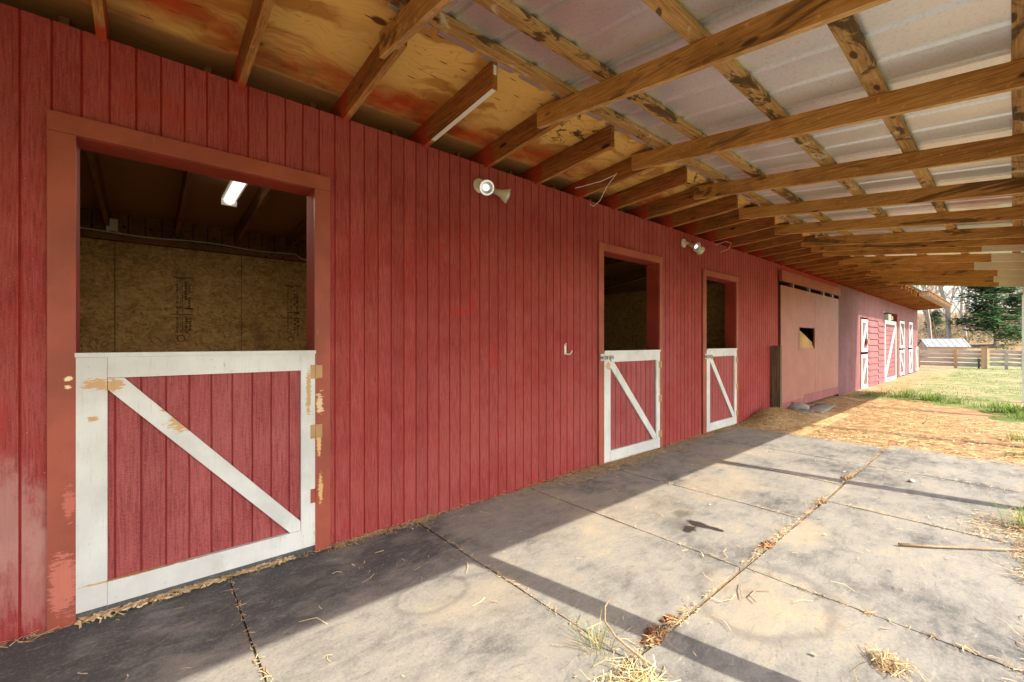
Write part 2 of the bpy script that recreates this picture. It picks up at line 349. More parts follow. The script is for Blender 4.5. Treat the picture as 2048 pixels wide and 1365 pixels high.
def varied(name,cols,rough=.8,scale=2.,transl=0.):
    m=M(name,rand=False)
    n=m.noise(scale,3,.6); gi=m.n('ShaderNodeNewGeometry').outputs['Random Per Island']
    c=m.mix(m.ramp(gi,.1,.9,False),cols[0],cols[1])
    if len(cols)>2: c=m.mix(m.ramp(n,.45,.65),c,cols[2])
    mat=m.done(c,rough,spec=.2)
    if transl:
        tb=m.n('ShaderNodeBsdfTranslucent'); m.set(tb.inputs[0],c); mx=m.n('ShaderNodeMixShader'); mx.inputs[0].default_value=transl
        m.t.links.new(m.b.outputs[0],mx.inputs[1]); m.t.links.new(tb.outputs[0],mx.inputs[2]); m.t.links.new(mx.outputs[0],m.out.inputs[0])
    return mat
m_straw=varied('straw',[(.34,.21,.095),(.62,.47,.27),(.44,.31,.16)],.7)
m_chip=varied('wood_shavings',[(.50,.32,.15),(.80,.62,.38)],.7)
m_hay=varied('pale_hay',[(.52,.36,.15),(.74,.60,.33)],.7)
m_grass=varied('grass_green',[(.10,.20,.03),(.26,.38,.08),(.17,.28,.06)],.6,transl=.3)
m_lgrass=varied('lawn_grass',[(.11,.19,.04),(.28,.31,.12),(.20,.26,.08)],.7,transl=.25)
m_bgrass=varied('blue_grass',[(.16,.24,.11),(.32,.38,.20)],.6,transl=.3)
m_cedar=varied('cedar_needles',[(.045,.11,.045),(.12,.22,.09),(.07,.15,.055)],.7,1.,transl=.15)
m_bark=wood_mat('grey_bark',(.26,.21,.17),(.50,.43,.36),'Z',knots=False)
m_twig=varied('bare_twigs',[(.24,.18,.13),(.44,.35,.26)],.9)
m_brush=varied('dry_brush',[(.27,.185,.11),(.48,.36,.24),(.33,.26,.15)],.9,.4)
m_bush=varied('olive_brush',[(.09,.11,.035),(.22,.22,.09)],.8,.5,transl=.2)
m_clod=varied('red_soil',[(.20,.085,.04),(.34,.17,.085)],.95)
m_fence=wood_mat('grey_fence_wood',(.34,.27,.21),(.60,.50,.40),'Y',knots=False)
m_fpost=wood_mat('orange_fence_post',(.36,.19,.09),(.58,.38,.22),'Z',knots=False)
m_fdark=wood_mat('blackened_wood',(.03,.028,.026),(.09,.085,.08),'Z',knots=False)
m_shroof=paint_mat('pale_shed_roof',(.27,.29,.29),.15,grainax=(2,20,2),dirt=.3,cracks=False,rough=.5)
m_shwall=wood_mat('tan_shed_wall',(.40,.25,.15),(.60,.43,.28),'Z',knots=False)
m_steel=M('dull_steel').done((.45,.43,.40),.4,metal=.9)
m_brass=paint_mat('worn_hinge',(.42,.25,.11),.25,grainax=(4,4,4),rough=.5,bare=(.55,.42,.25))
m_lampw=M('cream_plastic').done((.62,.60,.46),.45)
m_ivory=M('pale_plastic').done((.66,.66,.55),.45)
m_cable=M('grey_cable').done((.55,.52,.42),.5)
def emit(name,col,st):
    m=M(name); m.b.inputs['Emission Color'].default_value=(*col,1); m.b.inputs['Emission Strength'].default_value=st
    return m.done(col,.3)
m_bulb=emit('lit_bulb',(1,.98,.92),1.0)
m_tube=emit('lit_tube',(1,.97,.9),.42)
m_reflect=M('lamp_glass').done((.42,.42,.41),.3,metal=.7,spec=.5)
m_acryl=M('clear_cover').done((.75,.75,.72),.25,spec=.5)
m_cloth=paint_mat('tan_cloth',(.46,.29,.13),.25,grainax=(6,6,6),dirt=.3,cracks=False,rough=.9,dirtcol=(.6,.45,.25))
m_tape=M('white_tape').done((.72,.72,.68),.5)
m_stick=wood_mat('dry_stick',(.22,.14,.08),(.42,.29,.17),'X',knots=False)
m_stone=M('pale_stone').done((.55,.50,.42),.8)

# ------------------------------------------------------------------ T1-11 grooved siding
PITCH=.1016; G0=-.443; GW=.0047; GD=.0052
def siding(mb,x0,x1,z0,z1,yf=0.,yb=.02,pitch=PITCH,g0=G0,mf=0,mg=1):
    xs=[(x0,yf)]
    k=math.ceil((x0+GW*1.5-g0)/pitch)
    while g0+k*pitch<x1-GW*1.5:
        g=g0+k*pitch; xs+=[(g-GW,yf),(g-GW*.7,yf+GD),(g+GW*.7,yf+GD),(g+GW,yf)]; k+=1
    xs.append((x1,yf))
    for i in range(len(xs)-1):
        (a,ya),(b,yb_)=xs[i],xs[i+1]
        mb.quad([(a,ya,z0),(b,yb_,z0),(b,yb_,z1),(a,ya,z1)], mf if (i%4==0) else mg)
    # back, sides, top, bottom
    mb.quad([(x1,yb,z0),(x0,yb,z0),(x0,yb,z1),(x1,yb,z1)],mf)
    mb.quad([(x0,yb,z0),(x0,yf,z0),(x0,yf,z1),(x0,yb,z1)],mf); mb.quad([(x1,yf,z0),(x1,yb,z0),(x1,yb,z1),(x1,yf,z1)],mf)
    for z,fl in ((z0,1),(z1,0)):
        p=[(x,y,z) for x,y in xs]+[(x1,yb,z),(x0,yb,z)]
        mb.quad(p[::-1] if fl else p,mf)

# ------------------------------------------------------------------ BARN
barn=thing('barn','long red barn with grooved vertical siding, white framed half doors and open eaves','barn',(0,0,0))
ZT=2.91; SL=.065; RD=.175
rb=lambda y: ZT-SL*y            # rafter underside
openings=[(-.262,.848,2.394),(3.898,5.072,2.413),(6.368,7.448,2.385)]
w=MB(); x=-5.0
for (a,b,zt) in openings:
    siding(w,x,a,-.03,2.4408); siding(w,a,b,zt,2.4408); x=b
siding(w,x,9.46,-.03,2.4408); 
siding(w,-5.0,2.43,2.4412,ZT+.02); siding(w,2.43,9.46,2.4412,ZT+.02)
w.build('wall',[m_sid,m_groove],barn)
# outside corner boards of sections seen as dark joints in the siding
w=MB(); siding(w,13.86,16.42,-.12,ZT+.02); 
ob=w.build('wall',[m_farsid,m_farsid],barn); ob['label']='plum coloured wall strip in lean-to shade'

for (a,b,zt),(lx,rx,hz) in zip(openings,[(-.354,.942,2.487),(3.815,5.142,2.495),(6.268,7.522,2.470)]):
    pieces('frame_board',m_trim,barn,[(lx,a+.004,-.024,-.001,0.,zt-.001),(b-.004,rx,-.024,-.001,0.,zt-.001),(lx,rx,-.027,-.001,zt,hz)])
    j=MB(); j.box(a-.02,a+.002,.0015,.17,0,zt+.02); j.box(b-.002,b+.02,.0015,.17,0,zt+.02); j.box(a+.0025,b-.0025,.0015,.17,zt-.002,zt+.02)
    j.build('jamb_lining',m_jamb,barn)

def stall_door(a,b,z0,z1,sl,sr,top,bot,brw,hinges,hm,latch,mats=(m_door,m_dgroove,m_white),g0=None,zbr=None):
    d=MB(); siding(d,a+.004,b-.004,z0+.004,z1-.004,-.004,.016,g0=g0 if g0 is not None else a+.02+sl,pitch=.1016 if b-a<1.13 else .104)
    do=d.build('stall_door',list(mats[:2]),barn)
    f=MB(); yf=-.026; yb=-.0045
    f.box(a,a+sl,yf,yb,z0,z1-.022); f.box(b-sr,b,yf-.0015,yb,z0,z1-.022)
    f.box(a+sl+.001,b-sr-.001,yf-.003,yb,z1-top,z1-.022); f.box(a+sl+.001,b-sr-.001,yf-.002,yb,z0,z0+bot)
    f.box(a-.003,b+.003,yf-.012,.022,z1-.0215,z1)
    f.build('frame',mats[2],do)
    br=MB(); zb0=z0+bot+.002; zb1=(z1-top-.002); xl=a+sl+.002; xr=b-sr-.002
    dx=xr-xl; dz=zb1-zb0; L=math.hypot(dx,dz); hx=brw*L/dz; hz=brw*L/dx
    P=[(xl,zb1),(xl+hx*.55,zb1),(xr,zb0+hz*.45),(xr,zb0),(xr-hx*.55,zb0),(xl,zb1-hz*.45)]
    i=len(br.v); y0,y1=-.0245,-.0045
    br.v+=[(px,y0,pz) for px,pz in P]+[(px,y1,pz) for px,pz in P]; nP=len(P)
    br.f.append(tuple(range(nP-1,-1,-1))[::1]); br.m.append(0)
    br.f.append(tuple(range(nP,2*nP))); br.m.append(0)
    for k in range(nP): br.f.append((k,(k+1)%nP,nP+(k+1)%nP,nP+k)); br.m.append(0)
    br.build('brace',mats[2],do)
    for hz_,mm in zip(hinges,hm):
        h=MB(); h.box(b-.028,b+.001,-.031,-.0278,hz_-.045,hz_+.045); h.box(b+.009,b+.045,-.0285,-.0250,hz_-.042,hz_+.042)
        h.tube([(b+.005,-.031,hz_-.046),(b+.005,-.031,hz_+.046)],.006,8)
        h.build('hinge',mm,do)
    if latch:
        l=MB(); zl=latch
        l.box(a-.075,a-.012,-.033,-.0285,zl-.035,zl+.04) ; l.box(a+.0,a+.15,-.036,-.0325,zl-.028,zl+.028)
        l.tube([(a-.07,-.045,zl),(a+.15,-.045,zl)],.008,8)
        for q in (-.05,.03,.09,.13): l.box(a+q,a+q+.014,-.056,-.036,zl-.016,zl+.016)
        l.tube([(a+.06,-.045,zl),(a+.065,-.075,zl-.045)],.006,6)
        l.build('latch',m_steel,do)
    return do
stall_door(-.258,.845,.055,1.330,.112,.085,.128,.118,.083,(1.19,.80,.38),(m_brass,m_brass,m_trim),None,g0=-.118)
stall_door(3.905,5.066,.022,1.290,.115,.085,.13,.13,.088,(1.10,.66,.20),(m_brass,)*3,1.215)
stall_door(6.376,7.44,.045,1.290,.105,.085,.12,.12,.085,(1.10,.66,.22),(m_brass,)*3,1.175)
# rubber flap under the large door and timber sill boards under the narrow ones
s_=MB(); s_.box(-.26,.85,.0,.05,-.02,.045); s_.build('threshold',m_rub,barn)
s_=MB(); s_.box(6.37,7.45,.0,.05,-.02,.035); s_.build('threshold',m_shwall,barn)

# --- sliding door bay
sd=MB(); Y0,Y1=-.045,-.022
def slab(x0,x1,z0,z1,m=0): sd.box(x0,x1,Y0,Y1,z0,z1,m)
wx0,wx1,wz0,wz1=10.58,11.66,1.25,1.71
slab(9.47,wx0,.16,2.515); slab(wx0,11.70,.16,wz0); slab(wx0,wx1,wz1,2.515); slab(wx1,11.70,wz0,2.515) if False else None
sd.box(wx1,11.70,Y0,Y1,wz0,2.515) if True else None
slab(11.71,13.74,.22,2.515)
sdo=sd.build('sliding_door',m_slide,barn)
pieces('kick_board',m_slide2,sdo,[(9.47,10.9,-.049,-.0455,.0,.19),(10.91,13.74,-.0485,-.0455,.05,.25)])
pieces('window_trim',m_slide,sdo,[(wx0-.03,wx0,-.05,-.0455,wz0-.02,wz1+.02),(wx1,wx1+.03,-.05,-.0455,wz0-.02,wz1+.02)])
# sacking hung across the window, sagging from the upper left corner
k=MB(); n=8
for i in range(n):
    for j in range(n):
        def P(u,v):
            X=wx0-.01+(wx1-wx0+.02)*u; zt=wz1-.02-(wz1-wz0-.16)*u**.85; zb=wz0-.01
            return (X,-.012+.03*math.sin(u*5+v*3)*.5+.02*v*(1-v),zb+(zt-zb)*v)
        k.quad([P(i/n,j/n),P((i+1)/n,j/n),P((i+1)/n,(j+1)/n),P(i/n,(j+1)/n)])
k.build('window_curtain',m_cloth,sdo,True)
k=MB(); k.box(9.44,13.83,-.075,-.02,2.60,2.80); k.build('track_board',m_trim,barn)
k=MB(); k.box(9.46,13.86,.0,.04,2.80,ZT+.02); k.build('header_board',m_raft,barn)
k=MB(); k.box(13.76,13.85,-.03,.05,-.08,2.70); k.build('door_jamb',m_dark,barn)
pieces('track_hanger',m_steel,sdo,[(xx,xx+.05,-.04,.02,2.50,2.61) for xx in (10.2,11.3,12.4,13.2)])

# --- roof rafters and deck
rp=None
XR0=-.169; SP=.6096
def rafter_mb(y0,y1):
    r=MB()
    r.hexa([(-.019,y0,rb(y0)),(.019,y0,rb(y0)),(.019,y1,rb(y1)),(-.019,y1,rb(y1)),(-.019,y0,rb(y0)+RD),(.019,y0,rb(y0)+RD),(.019,y1,rb(y1)+RD),(-.019,y1,rb(y1)+RD)])
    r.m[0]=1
    return r
proto=rafter_mb(-.885,.35).build('rafter',[m_raft,m_litedge2],barn)
NR=range(-6,47)
for i,kx in enumerate(NR):
    xx=XR0+SP*kx
    if xx<-4.6 or xx>28.2: continue
    if i==0: o=proto
    else: o=proto.copy(); COL.objects.link(o)
    o.location=(xx+rnd.uniform(-.006,.006),rnd.uniform(-.012,.02),rnd.uniform(-.003,.003))
    if kx==3:
        t=MB(); y0,y1=-.885,-.14
        t.hexa([(xx-.017,y0,rb(y0)-.004),(xx+.017,y0,rb(y0)-.004),(xx+.017,y1,rb(y1)-.004),(xx-.017,y1,rb(y1)-.004),(xx-.017,y0,rb(y0)-.001),(xx+.017,y0,rb(y0)-.001),(xx+.017,y1,rb(y1)-.001),(xx-.017,y1,rb(y1)-.001)])
        t.box(xx-.008,xx+.014,-.894,-.887,rb(-.885)+.09,rb(-.885)+.15)
        q=t.build('white_strip',m_tape,o); q.location=-Vector(o.location)
pin=rafter_mb(.2,3.66).build('rafter',[m_raftin,m_raftin],barn)
for i in range(14):
    o=pin if i==0 else pin.copy()
    if i: COL.objects.link(o)
    o.location=(-1.54+SP*i+.0,0,-.002)
d=MB(); 
def dk(x0,x1,y0,y1,z=0,m=0):
    d.hexa([(x0,y0,rb(y0)+RD+.004),(x1,y0,rb(y0)+RD+.004),(x1,y1,rb(y1)+RD+.004),(x0,y1,rb(y1)+RD+.004),(x0,y0,rb(y0)+RD+.03),(x1,y0,rb(y0)+RD+.03),(x1,y1,rb(y1)+RD+.03),(x0,y1,rb(y1)+RD+.03)],m)
dk(-5,28.5,-.90,4.0)
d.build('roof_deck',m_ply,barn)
k=MB(); k.hexa([(-5,-.955,3.136),(28.6,-.955,3.136),(28.6,-.905,3.142),(-5,-.905,3.142),(-5,-.955,3.150),(28.6,-.955,3.150),(28.6,-.905,3.156),(-5,-.905,3.156)])
k.build('drip_edge',m_fdark,barn)
k=MB(); 
k.hexa([(-5,-.97,3.182),(28.7,-.97,3.182),(28.7,4.1,2.86),(-5,4.1,2.86),(-5,-.97,3.187),(28.7,-.97,3.187),(28.7,4.1,2.866),(-5,4.1,2.866)])
k.build('roof_covering',m_metal,barn)
# --- inside: back wall, strand-board lining, partitions
k=MB(); siding(k,-5,9.5,-.05,3.0,3.62,3.66,g0=.0,pitch=.15); k.build('back_wall',[m_raftin,m_dark],barn)
k=MB(); xs=[-2.0,-.262,.958,2.18,3.40,4.62,5.84,7.06,8.0]
for a,b in zip(xs,xs[1:]): k.box(a+.004,b-.004,3.585,3.60,-.05,2.525)
lin=k.build('stall_lining',m_osb,barn)
k=MB(); k.box(-2,8,3.56,3.618,2.535,2.60); k.build('wall_plate',m_raftin,barn)
pieces('stall_partition',m_osb,barn,[(7.985,8.0,.03,1.2,-.05,2.47),(7.985,8.0,1.206,2.4,-.05,2.47),(7.985,8.0,2.406,3.58,-.05,2.47)])
k=MB(); k.box(2.56,2.575,.03,3.58,-.05,2.47); k.build('stall_partition',m_osb,barn)
k=MB(); k.box(-1.95,-1.935,.03,3.58,-.05,2.47); k.build('stall_partition',m_osb,barn)
pieces('dark_partition',m_raftin,barn,[(-1.96,-1.951,.03,3.58,-.05,3.0),(8.001,8.02,.03,3.58,-.05,3.0)])
pieces('bay_lining',m_raftin,barn,[(9.45,9.47,.03,3.6,-.05,3.0),(13.86,13.88,.03,3.6,-.05,3.0),(9.48,13.85,3.58,3.6,-.05,2.9)])
# ink stamps, vertical broken lines as on the boards
k=MB(); r2=random.Random(3)
for cx in (.40,1.62):
    for col,wd,zlo,zhi in ((-.105,.020,1.50,2.14),(-.075,.008,1.50,2.14),(-.055,.010,1.46,2.10),(-.015,.032,1.50,1.72),(.02,.030,1.47,1.72),(-.02,.034,1.90,2.12),(.012,.024,1.80,2.10)):
        z=zlo
        while z<zhi:
            h=r2.uniform(.006,.02)
            if r2.random()<.8: k.box(cx+col-wd/2,cx+col+wd/2*r2.uniform(.5,1),3.5835,3.5845,z,min(z+h,zhi))
            z+=h+r2.uniform(.004,.010)
    for z,xa,xb in ((2.17,-.15,.06),(1.80,-.12,.05),(1.72,-.17,.05),(2.155,-.12,-.03),(1.79,-.03,.05)): k.box(cx+xa,cx+xb,3.5835,3.5845,z,z+.010)
    for a in range(20):
        t0,t1=a*math.pi/10,(a+1)*math.pi/10
        k.quad([(cx-.07+rr*math.cos(t),3.583,1.43+rr*math.sin(t)) for t,rr in ((t0,.034),(t1,.034),(t1,.043),(t0,.043))])
k.build('ink_stamp',m_ink,lin)

# --- far section of the barn (beyond the lean-to)
def far_leaf(a,b,z0,z1,dirn,fw=.10,name='stall_door',y=-.004,diag=True,horizontal=False):
    d=MB()
    if horizontal:
        z=z0; 
        while z<z1-.02:
            h=min(.17,z1-z); d.box(a+.005,b-.005,y,.02,z,z+h-.012); z+=h
    else: siding(d,a+.005,b-.005,z0,z1,y,.02,pitch=.15)
    do=d.build(name,[m_farplank,m_farsid],barn)
    f=MB(); yf=y-.024; yb=y-.0005
    f.box(a,a+fw,yf,yb,z0,z1); f.box(b-fw,b,yf,yb,z0,z1); f.box(a+fw,b-fw,yf-.001,yb,z1-fw*1.1,z1); f.box(a+fw,b-fw,yf-.001,yb,z0,z0+fw*1.1)
    f.build('frame',m_white2,do)
    if diag:
        br=MB(); xa,xb=(a+fw,b-fw) if dirn>0 else (b-fw,a+fw); t=fw*.55
        za,zb=z0+fw*1.1,z1-fw*1.1; dx=xb-xa; s_=1 if dx>0 else -1
        P=[(xa,za),(xa+s_*t*1.3,za),(xb,zb-t*2),(xb,zb),(xb-s_*t*1.3,zb),(xa,za+t*2)]
        if s_<0: P=P[::-1]
        n=len(P); br.v+=[(p,yf-.002,q) for p,q in P]+[(p,yb,q) for p,q in P]
        br.f.append(tuple(range(n))); br.m.append(0)
        for i in range(n): br.f.append((i,n+i,n+(i+1)%n,(i+1)%n)); br.m.append(0)
        br.build('brace',m_white2,do)
    return do
fw_=MB()
siding(fw_,16.42,17.40,2.16,ZT+.02,pitch=.2); siding(fw_,17.40,20.04,2.12,ZT+.02,pitch=.2); siding(fw_,20.04,22.5,2.50,ZT+.02,pitch=.2)
siding(fw_,22.5,28.4,2.32,ZT+.02,pitch=.2); siding(fw_,22.5,23.2,-.1,2.318,pitch=.2); siding(fw_,24.4,25.55,-.1,2.318,pitch=.2); siding(fw_,26.65,27.6,-.1,2.318,pitch=.2); siding(fw_,27.6,28.4,1.2,2.318,pitch=.2)
fw_.box(28.38,28.4,.02,4.0,-.1,ZT)
o=fw_.build('wall',[m_farsid,m_farsid],barn); o['label']='sunlit faded pink far end of the wall'
cl=MB(); z=-.1; i=0
while z<2.1:
    h=.2; zz=min(z+h,2.115)
    for (a,b) in ((17.42,18.95+.03*(i%2)),(19.0+.03*(i%2),20.03)):
        zo=0 if a<18 else .06
        za,zb=z+zo,min(zz+zo-.004,2.115)
        if zb-za>.03: cl.hexa([(a,-.036,za),(b,-.036,za),(b,.02,za),(a,.02,za),(a,-.006,zb),(b,-.006,zb),(b,.02,zb),(a,.02,zb)])
    z+=h; i+=1
o=cl.build('plank_wall',m_farplank,barn); o['label']='horizontal lapped pink planks between the far doors'
pieces('door_post',m_jamb,barn,[(16.42,16.45,.0,.1,-.1,2.15),(17.34,17.40,-.02,.1,-.1,2.15),(20.04,20.06,-.0,.3,-.1,2.5),(22.44,22.5,-.05,.3,-.1,2.5)])
far_leaf(16.46,17.32,1.10,2.10,1); far_leaf(16.46,17.32,-.03,1.02,1)
far_leaf(20.08,22.42,-.05,2.20,1,fw=.13,name='barn_door',horizontal=True)
far_leaf(23.22,24.38,1.16,2.28,-1); far_leaf(23.22,24.38,.05,1.08,-1)
far_leaf(25.57,26.63,1.16,2.30,1); far_leaf(25.57,26.63,.05,1.08,1)
far_leaf(27.62,28.36,.05,1.18,-1)
k=MB(); k.box(20.1,22.4,.30,.32,2.2,2.5); k.build('hatch_shade',m_dark,barn)  # black sheet painting the shade inside the opening above the barn door
pieces('hatch_box',m_lampw,barn,[(21.1,21.7,.02,.25,2.22,2.46),(21.75,21.9,.0,.2,2.25,2.40)])
k=MB(); k.box(17.02,17.30,-.075,-.028,1.34,1.50); k.build('latch_plate',m_slide,barn)
for i in range(20):     # short tails below a second deck board, sunlight put into their pale colour
    xx=20.3+.41*i
    k=MB(); k.hexa([(xx,-1.16,2.99),(xx+.04,-1.16,2.99),(xx+.04,-.90,2.99),(xx,-.90,2.99),(xx,-1.16,3.13),(xx+.04,-1.16,3.13),(xx+.04,-.90,3.13),(xx,-.90,3.13)])
    k.build('eave_tail',m_shwall,barn)
pieces('eave_board',m_lean,barn,[(20.2,28.6,-1.19,-.975,3.135,3.150)])

# ------------------------------------------------------------------ LEAN-TO
lean=thing('lean_to','open lean-to of brown rafters, mouldy battens and bare metal sheets along the red barn','lean-to',(0,-1.9,0))
LS=.121; lb=lambda y: 2.985+LS*(y+.69)
def lean_raft(paint):
    r=MB(); ys=[-.69,paint,-3.42] if paint else [-.69,-3.42]
    for q,(a,b) in enumerate(zip(ys,ys[1:])):
        r.hexa([(-.019,b,lb(b)),(.019,b,lb(b)),(.019,a,lb(a)),(-.019,a,lb(a)),(-.019,b,lb(b)+.14),(.019,b,lb(b)+.14),(.019,a,lb(a)+.14),(-.019,a,lb(a)+.14)],q)
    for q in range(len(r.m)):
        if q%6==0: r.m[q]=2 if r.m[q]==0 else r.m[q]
    return r
lx=[1.012+1.2192*i for i in range(-5,13)]+[8.93]
near=lean_raft(None).build('rafter',[m_lean,m_cream,m_litedge],lean)
first=True
for i,xx in enumerate(sorted(lx)):
    if xx>9.3: 
        o=lean_raft(-2.45-rnd.uniform(0,.35)).build('rafter',[m_lean,m_cream,m_litedge],lean)
    elif first: o=near; first=False
    else: o=near.copy(); COL.objects.link(o)
    o.location=(xx+rnd.uniform(-.008,.008),1.9+rnd.uniform(-.02,.01),rnd.uniform(-.006,.006)); 
def at_lean(o): o.location=Vector(o.location)-Vector(lean.location)
XE0,XE1=-5.2,16.35
for j,(yc,wd) in enumerate(((-1.005,.10),(-1.325,.095),(-1.915,.095),(-2.46,.088),(-3.04,.09),(-3.46,.09))):
    p=MB(); segs=[XE0,1.6+.3*j,6.1-.2*j,10.9+.1*j,XE1]
    for a,b in zip(segs,segs[1:]):
        nseg=6
        for s in range(nseg):
            xa=a+(b-a)*s/nseg+(.002 if s==0 else 0); xb=a+(b-a)*(s+1)/nseg
            wy=lambda X: (mnoise.noise((X*1.3,j*5.,0)))*.012
            ya,yb_=yc-wd/2+wy(xa),yc-wd/2+wy(xb)
            ya2,yb2=yc+wd/2+wy(xa+9),yc+wd/2+wy(xb+9)
            zt=.142; th=.036
            p.hexa([(xa,ya,lb(ya)+zt),(xb,yb_,lb(yb_)+zt),(xb,yb2,lb(yb2)+zt),(xa,ya2,lb(ya2)+zt),(xa,ya,lb(ya)+zt+th),(xb,yb_,lb(yb_)+zt+th),(xb,yb2,lb(yb2)+zt+th),(xa,ya2,lb(ya2)+zt+th)])
    o=p.build('purlin',m_purl,lean); at_lean(o)
# ribbed metal sheet
p=MB(); prof=[]; xx=XE0-.26; i=0
while xx<XE1:
    prof.append((xx,0.)) 
    if i%4==0:
        prof+=[(xx+.19,0),(xx+.197,.026),(xx+.213,.026),(xx+.220,.004),(xx+.230,.004),(xx+.237,.026),(xx+.253,.026),(xx+.260,0)]
    else: prof+=[(xx+.20,0),(xx+.216,.013),(xx+.244,.013),(xx+.258,0)]
    xx+=.308; i+=1
ys=[-.86,-1.6,-2.4,-3.62]
for a,b in zip(ys,ys[1:]):
    for (x0,h0),(x1,h1) in zip(prof,prof[1:]):
        z=lambda y,h: lb(y)+.180+h
        p.quad([(x0,a,z(a,h0)),(x0,b,z(b,h0)),(x1,b,z(b,h1)),(x1,a,z(a,h1))])
o=p.build('metal_roof',m_metal,lean); at_lean(o)
md=o.modifiers.new('thick','SOLIDIFY'); md.thickness=.002; md.offset=1
p=MB(); p.box(XE0+.1,15.75,-3.24,-3.16,2.50,lb(-3.24)-.002); o=p.build('header_beam',m_cream,lean); at_lean(o)
p=MB(); p.box(XE0,XE1,-3.46,-3.425,2.585,2.80); o=p.build('fascia',m_post,lean); at_lean(o)
for xx in (-4.76,-1.33,2.10,5.53,8.96,12.39,15.55):
    p=MB(); p.box(xx-.062,xx+.062,-3.262,-3.138,-.05,2.498); o=p.build('post',m_post,lean); at_lean(o)

# ------------------------------------------------------------------ wall lamps etc.
def floodlight(loc,label,rots):
    t=thing('floodlight',label,'floodlight',loc,'twin floodlights on the red wall')
    b=MB(); b.lathe([(.0,.0),(.0,.062),(.012,.062),(.022,.05),(.026,.02),(.05,.018),(.05,0)],(0,0,0),(0,-1,0),24); b.build('base_plate',m_lampw,t,False)
    for (o,d) in rots:
        d=Vector(d).normalized(); o=Vector(o)
        a=MB(); a.tube([(0,-.04,0),tuple(o*.6+Vector((0,-.045,0))*.4),tuple(o)],[.016,.015,.016],10)
        a.lathe([(-.01,.0),(-.01,.024),(.03,.026),(.034,.030),(.05,.031)],o,d,18); hd=a.build('lamp_arm',m_lampw,t,True)
        c=MB(); c.lathe([(.045,.030),(.058,.034),(.085,.048),(.118,.063),(.126,.064),(.127,.060)],o,d,24); c.build('lamp_head',m_lampw,t,True)
        g=MB(); g.lathe([(.1265,.060),(.117,.057),(.098,.036),(.095,.0)],o,d,24); rf=g.build('reflector',m_reflect,t,True)
        e=MB(); e.lathe([(.096,0),(.097,.012),(.100,.020),(.104,.022),(.108,.019),(.111,.010),(.112,0)],o,d,20); e.build('bulb',m_bulb,rf,True)
    return t
floodlight((2.19,-.002,2.735),'twin white floodlight on the wall just right of the large half door',[((.0,-.075,-.03),(-.42,-.85,-.38)),((.12,-.07,-.035),(.70,-.60,-.38))])
floodlight((5.72,-.002,2.775),'twin white floodlight high between the two narrow stall doors',[((.04,-.08,-.03),(-.15,-.85,-.42)),((.20,-.07,-.03),(.85,-.25,-.42))])

lt=thing('strip_light','lit white strip light under the ceiling inside the nearest stall','strip light',(.62,1.4,2.74))
k=MB(); k.box(.555,.685,.75,1.96,2.775,2.80); lpart(k,'housing',m_ivory,lt)
k=MB(); k.lathe([(0,.045),(1.20,.045)],(.62,.755,2.772),(0,1,0),16); lpart(k,'tube',m_tube,lt,True)
for e0,e1 in ((.735,.75),(1.96,1.972)):
    k=MB(); k.box(.556,.684,e0,e1,2.715,2.80); lpart(k,'end_cap',m_acryl,lt)
k=MB(); k.box(-.33,-.235,3.53,3.56,2.635,2.765); tag(k.build('junction_box',m_ivory,None),'small pale electrical box above the strand boards inside the nearest stall','junction box')
k=MB(); pts=[(-2+.2*i,3.55,2.615+.012*math.sin(i*1.1)-.005*math.sin(i*.37)) for i in range(19)]; pts+=[(1.68,3.55,2.57),(1.85,3.55,2.545),(2.2,3.55,2.54)]
k.tube(pts,.008,6); k.tube([(-.30,3.55,2.64),(-.31,3.548,2.63),(-.36,3.548,2.612)],.007,6); k.tube([(-.26,3.55,2.64),(-.25,3.548,2.63),(-.2,3.548,2.612)],.007,6)
tag(k.build('cable',m_cable,None),'pale cable run along the top of the boards inside the nearest stall','cable')
k=MB(); k.tube([(7.97,3.4,2.60),(7.97,2.9,2.62),(7.96,2.3,2.70),(7.95,1.7,2.79),(7.95,1.1,2.82)],.008,6)
tag(k.build('cable',m_cable,None),'pale cable sagging in the dark above the middle stall boards','cable')
k=MB(); k.box(3.272,3.300,-.006,-.0005,1.26,1.365); k.tube([(3.286,-.006,1.28),(3.29,-.02,1.262),(3.31,-.04,1.26),(3.33,-.048,1.278),(3.335,-.05,1.30)],.006,8); 
k.tube([(3.286,-.006,1.35),(3.284,-.014,1.36),(3.282,-.018,1.375)],.006,8)
tag(k.build('wall_hook',m_post,None),'small white metal hook screwed to the red wall','hook')
k=MB(); k.tube([(3.33,-.10,2.955),(3.42,-.35,2.975),(3.44,-.52,3.0),(3.42,-.54,3.0),(3.48,-.38,2.93),(3.60,-.2,2.86),(3.62,-.10,2.83),(3.60,-.07,2.86)],.0035,6)
tag(k.build('loose_wire',m_post,None),'loose white wire hanging from the eave rafters above the wall','wire')
k=MB(); k.tube([(6.55,-.08,2.86),(6.62,-.2,2.90),(6.72,-.24,2.88),(6.74,-.18,2.80),(6.70,-.08,2.77)],.0025,6)
tag(k.build('loose_wire',m_post,None),'thin wire loop at the wall top past the farther floodlight','wire')
k=MB(); k.hexa([(9.02,-.17,-.05),(9.12,-.17,-.05),(9.12,-.02,-.05),(9.02,-.02,-.05),(9.03,-.175,1.325),(9.115,-.17,1.318),(9.115,-.03,1.322),(9.03,-.03,1.327)])
tag(k.build('wooden_post',m_oldpost,None),'short dark weathered timber post standing before the sliding door','post')

